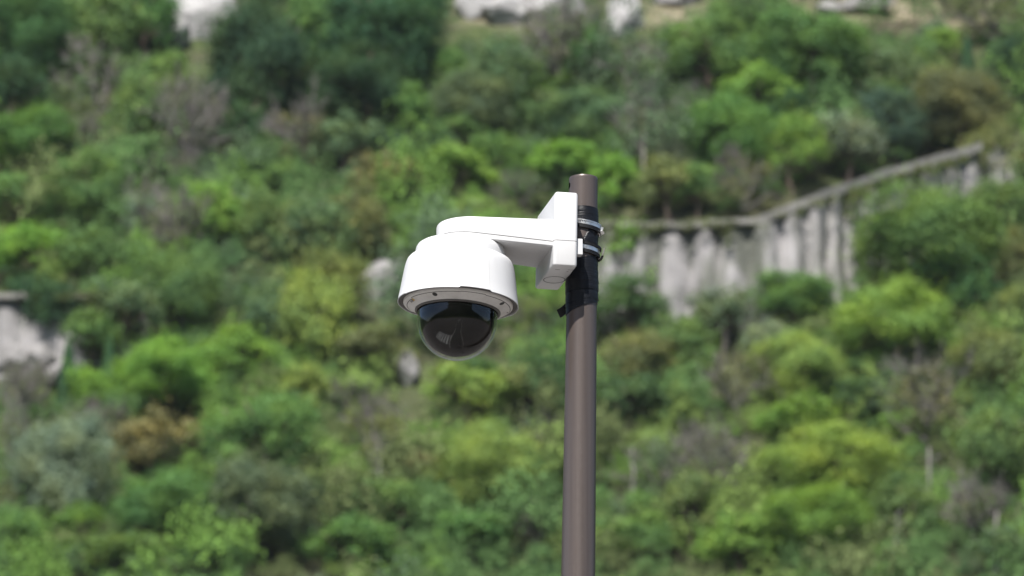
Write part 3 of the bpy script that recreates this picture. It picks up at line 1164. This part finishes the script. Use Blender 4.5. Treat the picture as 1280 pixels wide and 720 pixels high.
ZC = 0.95
UNIT = {'tree': [], 'bush': [], 'loose': [], 'bare': [], 'cypress': []}
for k in range(8):
    rng = np.random.default_rng(100 + k)
    c, n, s = crown_pts(rng, 70, 165, 1.06, (0.16, 0.34), (0.028, 0.048), 1.0)
    c[:, 2] += ZC
    UNIT['tree'].append((quad_mesh('crown', leaves(c, n, s, rng), M['leaf']), trunk_mesh(k)))
for k in range(6):
    rng = np.random.default_rng(200 + k)
    c, n, s = crown_pts(rng, 50, 130, 1.02, (0.16, 0.36), (0.034, 0.06), 0.95, -0.5)
    c[:, 2] += ZC
    UNIT['bush'].append((quad_mesh('crown', leaves(c, n, s, rng), M['leaf']), trunk_mesh(20 + k, ZC, 9)))
for k in range(6):
    rng = np.random.default_rng(300 + k)
    c, n, s = crown_pts(rng, 46, 70, 1.05, (0.16, 0.30), (0.026, 0.046), 1.0)
    c[:, 2] += ZC
    UNIT['loose'].append((quad_mesh('crown', leaves(c, n, s, rng), M['leaf']), bare_mesh(40 + k, ZC, 7)))
for k in range(4):
    rng = np.random.default_rng(400 + k)
    c, n, s = crown_pts(rng, 40, 85, 1.0, (0.16, 0.30), (0.024, 0.042), 1.0)
    c[:, 2] += ZC
    UNIT['bare'].append((quad_mesh('crown', leaves(c, n, s, rng), M['leaf']), bare_mesh(60 + k, ZC, 13)))
UNIT['big'] = []
for k in range(5):
    rng = np.random.default_rng(600 + k)
    c, n, s = crown_pts(rng, 84, 470, 1.06, (0.16, 0.34), (0.020, 0.034), 1.0)
    c[:, 2] += ZC
    UNIT['big'].append((quad_mesh('crown', leaves(c, n, s, rng), M['leaf']), trunk_mesh(120 + k)))
rng = np.random.default_rng(500)
n_ = 3800
zz = rng.random(n_); ang = rng.random(n_) * 2 * PI
rr = (1 - zz) ** 0.7 * 0.95 * np.sqrt(rng.uniform(0.4, 1.0, n_)) * (1 + 0.15 * np.sin(ang * 5 + zz * 20))
c = np.stack([rr * np.cos(ang), rr * np.sin(ang), 0.15 + zz * 2.1], 1)
nn_ = np.stack([np.cos(ang), np.sin(ang), 0.5 + 0 * ang], 1) + rng.normal(size=(n_, 3)) * 0.5
UNIT['cypress'].append((quad_mesh('crown', leaves(c, nn_, rng.uniform(0.05, 0.09, n_), rng), M['leaf']), trunk_mesh(90, ZC, 3)))

COLS = {
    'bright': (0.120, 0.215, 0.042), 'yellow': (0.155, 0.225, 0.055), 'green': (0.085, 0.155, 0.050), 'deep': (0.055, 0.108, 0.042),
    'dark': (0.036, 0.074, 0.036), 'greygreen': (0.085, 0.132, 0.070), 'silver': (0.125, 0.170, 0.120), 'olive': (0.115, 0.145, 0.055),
    'brown': (0.105, 0.118, 0.060), 'rust': (0.145, 0.125, 0.062), 'grey': (0.098, 0.118, 0.072), 'blue': (0.050, 0.092, 0.062),
}
COLS = {k: tuple(0.94 * x + 0.06 * (0.3 * c[0] + 0.6 * c[1] + 0.1 * c[2]) for x in c) for k, c in COLS.items()}
BARK = {'pale': (0.165, 0.15, 0.142), 'brown': (0.13, 0.10, 0.08)}
NAMES = {'tree': 'broadleaf_tree', 'bush': 'leafy_bush', 'loose': 'sparse_tree', 'bare': 'bare_tree', 'cypress': 'cypress_tree'}
trnd = random.Random(77)
count = {}


def plant(px, py, w, h, kind, colour, label):
    """px, py, w, h: middle and size of the crown as the photograph shows it; the tree stands where that puts its foot on the slope"""
    rz_px = h / 2
    b = hit(px, py + ZC * rz_px * 0.98)
    d = (b - EYE).dot(FWD)
    s = d / FPX
    q = 1.3 if w < 100 else (1.22 if w < 140 else 1.16)
    rx = w / 2 * s * q; rz = rz_px * s / math.cos(ELEV) * q
    src = 'big' if kind == 'tree' and w >= 100 else kind
    k = count.get(src, 0); count[src] = k + 1
    crown, trunk = UNIT[src][k % len(UNIT[src])]
    root = empty(NAMES[kind], (b.x, b.y, b.z - 0.05), trnd.uniform(0, 6.28))
    root.scale = (rx, rx * trnd.uniform(0.85, 1.0), rz)
    tag(root, label, 'tree' if kind in ('tree', 'loose', 'bare', 'cypress') else 'bush', 'trees and bushes on the hillside')
    jit = [1 + trnd.uniform(-0.07, 0.07) for _ in range(3)]
    oc = bpy.data.objects.new('crown', crown); COL.objects.link(oc); oc.parent = root
    oc.color = (*[c * j * 1.55 for c, j in zip(COLS[colour], jit)], 1)
    ot = bpy.data.objects.new('trunk' if kind in ('tree', 'bush', 'cypress') else 'branches', trunk); COL.objects.link(ot); ot.parent = root
    ot.color = (*(BARK['pale'] if kind in ('bare', 'loose') else BARK['brown']), 1)
    return root


TREES = [
 # top left
 (28, 62, 115, 125, 'tree', 'deep', 'large deep green tree at the left edge near the top'),
 (112, 52, 95, 105, 'tree', 'green', 'mid green tree at the top left, second from the edge'),
 (182, 36, 80, 90, 'tree', 'deep', 'deep green tree just left of the white limestone outcrop'),
 (70, 8, 90, 60, 'bush', 'green', 'green bush cut by the top edge above the left trees'),
 (120, 118, 105, 90, 'loose', 'greygreen', 'thin grey green tree below the second tree from the top left'),
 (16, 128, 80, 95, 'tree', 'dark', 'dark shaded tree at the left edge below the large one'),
 (205, 105, 60, 70, 'bush', 'green', 'green bush directly under the small pale rock, upper left'),
 (322, 92, 135, 175, 'tree', 'dark', 'tall round deep green tree right of the white outcrop'),
 (398, 66, 100, 135, 'tree', 'green', 'mid green tree between the two largest dark trees, upper left'),
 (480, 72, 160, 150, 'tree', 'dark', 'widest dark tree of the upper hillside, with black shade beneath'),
 (452, 128, 125, 105, 'tree', 'dark', 'dark leaves coloured as the shade under the widest upper tree'),  # shaded underside of the widest tree, painted as dark leaves
 (48, 188, 105, 75, 'tree', 'green', 'low green tree at the left edge above the middle'),
 (100, 196, 80, 70, 'bare', 'grey', 'bare grey brown bush among green trees, far left'),
 (175, 158, 72, 115, 'tree', 'green', 'upright green tree between two bare bushes, upper left'),
 (238, 172, 85, 115, 'bare', 'grey', 'tall bare grey bush left of the tall round tree'),
 (300, 170, 60, 75, 'bush', 'dark', 'dark leaves coloured as the shaded foot of the tall round tree'),  # lower part of the round tree, its shade put into leaf colour
 (376, 186, 78, 90, 'bare', 'brown', 'bare purplish grey bush right of the tall round tree'),
 (425, 192, 75, 70, 'bush', 'greygreen', 'pale green bush right of the purplish bare bush'),
 (505, 152, 66, 62, 'bush', 'green', 'small green bush below the shade of the widest tree'),
 (592, 142, 115, 92, 'tree', 'greygreen', 'round grey green tree above the camera arm'),
 (574, 176, 52, 50, 'bush', 'green', 'light green bush at the foot of the round grey green tree'),
 (628, 108, 80, 80, 'tree', 'greygreen', 'grey green tree under the rounded pale rock at the top'),
 (560, 108, 50, 60, 'tree', 'green', 'small green tree right of the widest dark tree'),
 (486, 238, 74, 66, 'bush', 'rust', 'rusty brown bush up left of the dome camera'),
 (572, 222, 92, 60, 'bush', 'yellow', 'yellow green bush just above the camera arm'),
 (628, 208, 70, 60, 'bush', 'green', 'green bush above the right half of the camera arm'),
 (650, 246, 56, 46, 'loose', 'grey', 'thin greyish bush touching the top of the camera arm'),
 # middle left
 (106, 256, 112, 92, 'tree', 'green', 'broad green tree in the left third above the left wall'),
 (24, 262, 75, 66, 'bush', 'green', 'green bush at the left edge above the left wall'),
 (38, 330, 84, 62, 'bush', 'bright', 'bright green bush right above the left end of the left wall'),
 (116, 332, 76, 58, 'bush', 'green', 'green bush on top of the middle of the left wall'),
 (178, 282, 64, 74, 'loose', 'silver', 'pale silvery tree right of the broad green tree'),
 (226, 296, 76, 84, 'bare', 'grey', 'dark grey bare bush above the right end of the left wall'),
 (268, 282, 76, 80, 'tree', 'bright', 'bright green tree right of the dark grey bare bush'),
 (332, 294, 84, 72, 'tree', 'green', 'mid green tree left of the light one, middle of the left half'),
 (392, 302, 86, 76, 'tree', 'greygreen', 'light grey green tree left of the olive ones beside the camera'),
 (442, 292, 84, 82, 'tree', 'olive', 'olive tree up left of the pale rock by the camera'),
 (416, 378, 92, 96, 'tree', 'olive', 'large olive brown tree left of the pale rock by the camera'),
 (216, 226, 60, 50, 'bare', 'grey', 'small bare bush on the pale patch of the left slope'),
 (350, 236, 60, 50, 'bush', 'green', 'green bush below the purplish bare bush'),
 (160, 222, 50, 44, 'bush', 'deep', 'small dark green bush above the silvery tree'),
 (60, 404, 84, 90, 'bush', 'dark', 'dark bush growing in front of the left wall'),
 (218, 386, 105, 100, 'tree', 'green', 'green tree hiding the right part of the left wall'),
 (142, 410, 92, 84, 'bush', 'greygreen', 'grey green bush against the middle of the left wall'),
 (336, 412, 76, 92, 'tree', 'greygreen', 'grey green tree left of the yellow green one, middle left'),
 (392, 420, 96, 112, 'tree', 'yellow', 'yellow green tree left below the dome camera'),
 (110, 436, 74, 60, 'bush', 'green', 'green bush right of the rubble under the left wall'),
 (300, 462, 92, 72, 'bush', 'bright', 'bright bush below and left of the yellow green tree'),
 (462, 452, 84, 62, 'bush', 'brown', 'dark brownish bush left of the small pale rock below the dome'),
 (664, 412, 70, 70, 'loose', 'olive', 'sparse olive bush between the dome camera and the pole'),
 (606, 478, 70, 50, 'bush', 'deep', 'deep green bush right below the glass dome'),
 # lower left
 (205, 484, 125, 84, 'tree', 'bright', 'wide bright green tree in the left half below the wall'),
 (112, 498, 50, 64, 'bush', 'bright', 'small bright bush between two narrow dark ones, lower left'),
 (84, 486, 26, 66, 'cypress', 'dark', 'narrow dark evergreen left of the small bright bush'),
 (136, 484, 26, 66, 'cypress', 'dark', 'narrow dark evergreen right of the small bright bush'),
 (28, 498, 64, 74, 'bare', 'grey', 'bare grey bush at the left edge below the rubble'),
 (120, 540, 76, 54, 'bare', 'grey', 'low bare grey bush above the silvery bush, lower left'),
 (184, 574, 92, 84, 'bush', 'rust', 'rusty brown bush in the lower left quarter'),
 (86, 606, 112, 130, 'tree', 'silver', 'large silvery blue green bush, lower left'),
 (18, 588, 56, 110, 'loose', 'brown', 'brown olive tree at the left edge, lower part'),
 (100, 662, 54, 46, 'bush', 'bright', 'small bright green bush under the silvery one'),
 (332, 556, 145, 130, 'tree', 'green', 'largest green tree in the lower left half'),
 (318, 650, 130, 110, 'tree', 'greygreen', 'shaded grey green tree below the largest lower left tree'),
 (212, 648, 112, 82, 'tree', 'green', 'green tree below the rusty bush, lower left'),
 (440, 694, 104, 74, 'bush', 'green', 'round light green bush cut by the bottom edge, left of centre'),
 (468, 566, 84, 100, 'loose', 'olive', 'sparse olive tree with a pale trunk, lower centre left'),
 (586, 502, 112, 72, 'bush', 'yellow', 'yellow green bush below the dome camera'),
 (600, 606, 130, 108, 'tree', 'yellow', 'large yellow green tree left of the lower pole'),
 (524, 598, 52, 52, 'bush', 'rust', 'small rusty bush left of the large yellow green tree'),
 (592, 676, 92, 62, 'bush', 'green', 'green bush under the large yellow green tree'),
 (502, 646, 74, 66, 'bush', 'green', 'mid green bush below the small rusty bush'),
 (382, 504, 56, 62, 'bush', 'yellow', 'light yellow bush below the yellow green tree, middle left'),
 (432, 512, 60, 54, 'bare', 'grey', 'bare greyish bush below the dark brownish bush'),
 (20, 680, 64, 56, 'bush', 'green', 'green bush in the bottom left corner'),
 (150, 702, 120, 56, 'bush', 'green', 'wide green bush on the bottom edge at the left'),
 (258, 706, 80, 50, 'bush', 'deep', 'deep green bush on the bottom edge right of the wide one'),
 (380, 640, 60, 70, 'bush', 'dark', 'dark bush right of the shaded grey green tree'),
 (668, 586, 60, 84, 'loose', 'greygreen', 'thin grey green tree touching the left side of the lower pole'),
 (660, 500, 66, 66, 'bush', 'olive', 'olive bush left of the pole below the tape'),
 (668, 676, 56, 60, 'bare', 'grey', 'bare grey bush left of the pole at the bottom edge'),
 # right of the pole, below the wall
 (786, 348, 88, 84, 'bush', 'bright', 'bright bush right of the pole in front of the long wall'),
 (786, 404, 92, 74, 'tree', 'deep', 'deep green tree right of the pole at the tape height'),
 (800, 466, 94, 82, 'tree', 'olive', 'olive green tree right of the pole, below the deep green one'),
 (788, 520, 92, 72, 'bush', 'deep', 'deep green bush right of the pole below the olive tree'),
 (858, 446, 74, 72, 'tree', 'green', 'green tree under the left part of the long wall'),
 (902, 412, 74, 76, 'bush', 'greygreen', 'grey green bush leaning on the middle of the long wall'),
 (986, 386, 100, 70, 'tree', 'green', 'green tree below the corner of the long wall'),
 (922, 492, 84, 92, 'loose', 'brown', 'sparse brownish tree below the middle of the long wall'),
 (1002, 470, 115, 100, 'tree', 'yellow', 'yellow green tree below the large round tree at the right'),
 (1062, 506, 74, 62, 'bush', 'deep', 'deep green bush right of the yellow green tree, right half'),
 (1000, 536, 104, 64, 'bush', 'bright', 'light bush under the yellow green tree, right half'),
 (1122, 420, 150, 100, 'tree', 'yellow', 'wide olive yellow tree directly below the large round tree'),
 (1156, 324, 196, 138, 'tree', 'green', 'large round fresh green tree in front of the right end of the wall'),
 (1204, 372, 90, 90, 'tree', 'deep', 'shaded deep green tree under the right side of the large round one'),
 (1160, 524, 122, 115, 'loose', 'brown', 'big brownish sparse tree in the right half'),
 (1240, 470, 96, 96, 'tree', 'olive', 'olive green tree at the right edge, middle height'),
 (1244, 580, 96, 112, 'tree', 'green', 'green tree at the right edge above the dead trunks'),
 (1042, 590, 145, 92, 'tree', 'yellow', 'broad yellow green tree in the lower right, above the brightest'),
 (1020, 672, 150, 100, 'tree', 'bright', 'brightest green tree on the bottom edge, right half'),
 (926, 690, 92, 72, 'bush', 'bright', 'bright bush on the bottom edge left of the brightest tree'),
 (868, 658, 92, 82, 'bush', 'olive', 'olive bush near the bottom edge right of the pole'),
 (826, 600, 80, 90, 'loose', 'greygreen', 'thin grey green tree with pale stems right of the lower pole'),
 (896, 592, 74, 92, 'bare', 'grey', 'bare grey tree with pale stems, lower right of the pole'),
 (800, 686, 84, 62, 'bush', 'green', 'green bush on the bottom edge right of the pole'),
 (1132, 652, 94, 84, 'tree', 'green', 'green tree below the pale dead trunk, lower right'),
 (1218, 654, 76, 84, 'bare', 'grey', 'bare grey tree near the bottom right corner'),
 (1262, 700, 70, 60, 'bush', 'greygreen', 'grey green bush in the bottom right corner'),
 (1268, 396, 50, 70, 'bush', 'olive', 'olive bush at the right edge below the large round tree'),
 (960, 436, 60, 60, 'bush', 'silver', 'small pale silvery bush left of the olive yellow tree'),
 # upper right
 (700, 72, 95, 105, 'bare', 'grey', 'tall bare grey tree in front of the rocks at the top'),
 (735, 156, 115, 82, 'tree', 'greygreen', 'smooth round grey green tree above the pole top'),
 (702, 212, 104, 60, 'bush', 'bright', 'vivid green bush just left of the pole top'),
 (768, 240, 60, 60, 'bush', 'bright', 'vivid green bush just right of the pole top'),
 (806, 196, 66, 92, 'loose', 'grey', 'thin greyish tree right of the pole top'),
 (838, 246, 76, 68, 'bush', 'olive', 'olive bush on top of the left end of the long wall'),
 (800, 118, 84, 92, 'loose', 'greygreen', 'sparse grey green tree right of the tall bare tree'),
 (886, 82, 115, 110, 'tree', 'green', 'green tree under the dry slope, upper right of the pole'),
 (1010, 80, 165, 105, 'tree', 'green', 'widest green tree of the upper right slope'),
 (950, 130, 94, 66, 'bush', 'bright', 'bright bush below left of the widest upper right tree'),
 (1006, 152, 94, 66, 'tree', 'dark', 'dark tree below the widest upper right tree'),
 (914, 184, 108, 94, 'tree', 'green', 'light green tree above the corner of the long wall'),
 (990, 206, 84, 80, 'tree', 'bright', 'round bright tree above the rising part of the wall'),
 (930, 242, 84, 66, 'loose', 'brown', 'brownish thin tree on top of the wall at its corner'),
 (872, 242, 60, 62, 'bush', 'green', 'green bush on top of the wall left of its corner'),
 (1060, 192, 84, 74, 'bush', 'silver', 'silvery green bush above the rising wall'),
 (1118, 168, 86, 84, 'tree', 'blue', 'dark blue green tree above the rising wall'),
 (1204, 148, 115, 94, 'tree', 'brown', 'brown olive tree above the right end of the wall'),
 (1262, 112, 66, 96, 'tree', 'dark', 'dark tree at the right edge near the top'),
 (1100, 104, 92, 64, 'tree', 'greygreen', 'grey green tree right of the widest upper right tree'),
 (1176, 62, 54, 42, 'bush', 'bright', 'small vivid bush under the dry slope, top right'),
 (1210, 84, 22, 42, 'cypress', 'dark', 'tiny narrow dark evergreen at the upper right'),
 (1246, 214, 96, 84, 'tree', 'olive', 'pale olive tree at the right edge beside the end of the wall'),
 (1252, 276, 84, 66, 'bush', 'green', 'green bush at the right edge below the end of the wall'),
 (1272, 336, 46, 74, 'bush', 'olive', 'olive bush at the right edge beside the large round tree'),
 (926, 26, 74, 62, 'tree', 'greygreen', 'grey green tree on the top edge above the green tree'),
 (846, 60, 50, 56, 'loose', 'grey', 'thin grey bush below the pale rocks at the top'),
 (1242, 34, 74, 60, 'loose', 'olive', 'thin olive tree in the top right corner'),
 (742, 90, 56, 84, 'bush', 'deep', 'dark green bush left of the upright pale rock at the top'),
 (666, 160, 60, 60, 'bush', 'deep', 'dark bush between the two round grey green trees'),
 (864, 148, 56, 70, 'loose', 'greygreen', 'thin pale tree left of the light green tree above the wall'),
]
for row in TREES: plant(*row)


# standing dead trunks
def snag(px, py_top, py_base, wpx, lean, label, seed):
    rnd = random.Random(seed)
    b = hit(px, py_base)
    s = (b - EYE).dot(FWD) / FPX
    H = (py_base - py_top) * s / math.cos(ELEV); r = wpx / 2 * s * 0.62
    m = MB()
    pts = [Vector((lean * H * f + rnd.gauss(0, 0.05), rnd.gauss(0, 0.05), H * f)) for f in (-0.08, 0, 0.3, 0.6, 0.85, 1.0)]
    m.tube(pts, [r * 1.2, r * 1.1, r, r * 0.85, r * 0.65, r * 0.4], 8)
    root = empty('dead_tree', b)
    tag(root, label, 'dead tree', 'dead trunks on the hillside')
    o = m.build('trunk', M['bark'], root); o.color = (0.24, 0.22, 0.21, 1)
    for i in range(4):
        f = rnd.uniform(0.4, 0.95); p = pts[1].lerp(pts[-1], f); a = rnd.uniform(0, 6.28)
        q = p + Vector((math.cos(a) * 0.7, math.sin(a) * 0.7, rnd.uniform(0.2, 0.8))) * rnd.uniform(0.5, 1.1)
        m = MB(); m.tube([p, p.lerp(q, 0.5) + Vector((0, 0, 0.05)), q], [r * 0.4, r * 0.3, r * 0.12], 5)
        o = m.build('branch', M['bark'], root); o.color = (0.22, 0.20, 0.19, 1)


snag(1166, 560, 668, 9, -0.03, 'pale standing dead trunk in the lower right', 1)
snag(1242, 640, 730, 9, 0.08, 'pale leaning dead trunk near the bottom right corner', 2)
snag(792, 560, 640, 8, -0.03, 'pale dead trunk right of the lower pole', 3)
snag(470, 556, 630, 7, 0.05, 'thin pale dead trunk among olive leaves, lower centre left', 4)
snag(163, 250, 320, 7, 0.03, 'thin pale dead trunk beside the silvery tree, middle left', 5)
snag(808, 165, 262, 6, -0.02, 'thin grey dead trunk right of the pole top', 6)
snag(1115, 640, 720, 7, 0.1, 'slim grey dead trunk between the lower right trees', 7)

# ------------------------------------------------------------------ undergrowth between the trees
def on_bare(px, py):
    for (a, b, c, d) in ((205, 300, -20, 60), (575, 660, -30, 28), (760, 806, -20, 52), (820, 880, -25, 15), (460, 508, 330, 376), (500, 526, 452, 484),
                         (-20, 34, 372, 470), (34, 100, 432, 480)):
        if a < px < b and c < py < d: return True
    if 750 < px < 1235:                       # foot of the long wall stays clear
        xs = [750, 870, 945, 1020, 1110, 1235]; t = [291, 289, 287, 257, 226, 192]; b = [392, 396, 385, 350, 300, 250]
        if np.interp(px, xs, t) - 6 < py < np.interp(px, xs, b): return True
    for (cx, cy, a, b) in DRY[:4]:
        if ((px - cx) / a) ** 2 + ((py - cy) / b) ** 2 < 0.9 and urnd.random() < 0.45: return True
    return False


urnd = random.Random(5)
rng = np.random.default_rng(9)
bcol = bpy.data.collections.new('scrub_kinds')          # sources for the scrub, placed by geometry nodes
for k in range(10):
    c, n, s = crown_pts(rng, 54, 62, 1.1, (0.13, 0.30), (0.030, 0.052), 1.1, -0.2)
    c[:, 2] += 0.55
    so = bpy.data.objects.new('scrub_bush', quad_mesh('scrub_bush', leaves(c, n, s, rng), M['thicket']))
    bcol.objects.link(so)
ELL = [(t[0], t[1], t[2] * 0.5, t[3] * 0.5) for t in TREES]
MIX = [['deep', 'green', 'greygreen', 'grey'], ['deep', 'green', 'greygreen', 'green'], ['green', 'bright', 'green', 'olive'], ['yellow', 'bright', 'olive', 'green'], ['yellow', 'bright', 'green', 'greygreen']]
pts, scl, rotz, tint, pick = [], [], [], [], []
for i in range(4500):
    xx = urnd.uniform(-48, 48); yy = urnd.uniform(248, 342)
    z = hill_z(xx, yy)
    px, py = to_px((xx, yy, z))
    r = min(3.0, 1.25 * math.exp(urnd.gauss(0, 0.42)))
    h = urnd.uniform(0.8, 1.5)
    if -60 < px < 1340:
        for (ex, ey, ew, eh) in ELL:
            if ((px - ex) / ew) ** 2 + ((py - r * h * 22 - ey) / eh) ** 2 < 0.7:
                r = min(r, 1.0); break
    def blocked(r): return any(on_bare(px + dx * r, py - r * h * q) for q in (0, 22, 44) for dx in (-22, 0, 22))
    if blocked(r):
        r *= 0.45
        if blocked(r): continue
    g = (0.14 if yy < 292 else -0.10) + noise.noise(Vector((xx * 0.10, yy * 0.10, 1.7))) + 0.45 * noise.noise(Vector((xx * 0.31, yy * 0.31, 4.2)))  # lower slope fresher green; upper slope's deep shade is put into the tint
    band = MIX[max(0, min(4, int((g + 0.75) / 1.5 * 5)))]
    col = COLS[urnd.choice(band)]
    j = urnd.uniform(1.15, 1.75) * (0.92 if yy > 300 else 1.05)
    pts.append((xx, yy, z - 0.1 * r)); scl.append((r, r * urnd.uniform(0.8, 1.0), r * h)); rotz.append((0, 0, urnd.uniform(0, 6.28)))
    tint.append((col[0] * j, col[1] * j, col[2] * j, 1.0)); pick.append(urnd.randrange(10))
ume = bpy.data.meshes.new('undergrowth')
ume.from_pydata(pts, [], [])
for nm, ty, key, data in (('scl', 'FLOAT_VECTOR', 'vector', scl), ('rot', 'FLOAT_VECTOR', 'vector', rotz), ('tint', 'FLOAT_COLOR', 'color', tint), ('pick', 'INT', 'value', pick)):
    a_ = ume.attributes.new(nm, ty, 'POINT')
    a_.data.foreach_set(key, np.array(data).ravel().astype(np.int32 if ty == 'INT' else np.float32))
und = bpy.data.objects.new('undergrowth', ume)
COL.objects.link(und)
gn = bpy.data.node_groups.new('scatter_scrub', 'GeometryNodeTree')
gn.interface.new_socket('Geometry', in_out='INPUT', socket_type='NodeSocketGeometry')
gn.interface.new_socket('Geometry', in_out='OUTPUT', socket_type='NodeSocketGeometry')
gi = gn.nodes.new('NodeGroupInput'); go = gn.nodes.new('NodeGroupOutput')
m2p = gn.nodes.new('GeometryNodeMeshToPoints'); iop = gn.nodes.new('GeometryNodeInstanceOnPoints')
ci = gn.nodes.new('GeometryNodeCollectionInfo')
ci.inputs['Collection'].default_value = bcol
ci.inputs['Separate Children'].default_value = True
ci.inputs['Reset Children'].default_value = True
iop.inputs['Pick Instance'].default_value = True


def named(nm, ty):
    nd = gn.nodes.new('GeometryNodeInputNamedAttribute'); nd.data_type = ty
    nd.inputs['Name'].default_value = nm
    return next(o_ for o_ in nd.outputs if o_.enabled and o_.name == 'Attribute')


gn.links.new(gi.outputs[0], m2p.inputs['Mesh']); gn.links.new(m2p.outputs[0], iop.inputs['Points'])
gn.links.new(ci.outputs[0], iop.inputs['Instance'])
gn.links.new(named('pick', 'INT'), iop.inputs['Instance Index'])
gn.links.new(named('rot', 'FLOAT_VECTOR'), iop.inputs['Rotation'])
gn.links.new(named('scl', 'FLOAT_VECTOR'), iop.inputs['Scale'])
gn.links.new(iop.outputs[0], go.inputs[0])
md = und.modifiers.new('scatter', 'NODES'); md.node_group = gn
tag(und, 'low mixed scrub covering the slope between the trees', 'scrub', None, 'stuff')
# plants hanging over the wall tops
hv = []
for tops, dens in ((TOPS[0], 1.0), (TOPS[1], 1.6)):
    u = 0
    while u < len(tops) - 1:
        t = tops[int(u)]
        px = to_px(t)[0]
        left = px < 935
        if px < 36:
            u += 3
            continue
        ln = urnd.uniform(0.3, 1.6) * (1.5 if urnd.random() < 0.35 else 0.6) * (1.0 if left else 0.75)
        w = urnd.uniform(0.2, 0.5)
        n = int(200 * ln * w * 2)
        f = rng.random(n) ** 1.3
        c = np.stack([t.x + rng.normal(size=n) * w * (1 - 0.5 * f), t.y - 0.62 - rng.random(n) * 0.35 - 0.35 * f, t.z + (0.25 if left else 0.0) - f * ln], 1)
        hv.append(leaves(c, rng.normal(size=(n, 3)) * 0.6 + np.array([0, -1, 0.4]), rng.uniform(0.05, 0.11, n), rng))
        u += urnd.uniform(2.0, 7.0) / dens
hp_ = bpy.data.objects.new('hanging_plants', quad_mesh('hanging_plants', np.concatenate(hv), M['leaf']))
COL.objects.link(hp_)
hp_.color = (0.085, 0.105, 0.045, 1)
tag(hp_, 'creepers hanging down over the edges of the pale walls', 'creepers', None, 'stuff')

# ------------------------------------------------------------------ light summer haze in the valley
m = MB()
m.box((0, 0, 110), (1650, 0, 0), (0, 1650, 0), (0, 0, 118))
hz = NT('haze_air')
vol = hz.n('ShaderNodeVolumePrincipled')
vol.inputs['Color'].default_value = (0.86, 0.92, 1.0, 1)
vol.inputs['Density'].default_value = 0.00006
vol.inputs['Anisotropy'].default_value = 0.2
hz.m.cycles.homogeneous_volume = True
hz.l(vol.outputs[0], hz.out.inputs['Volume'])
haze = m.build('haze', hz.m, None, False)
tag(haze, kind='stuff')
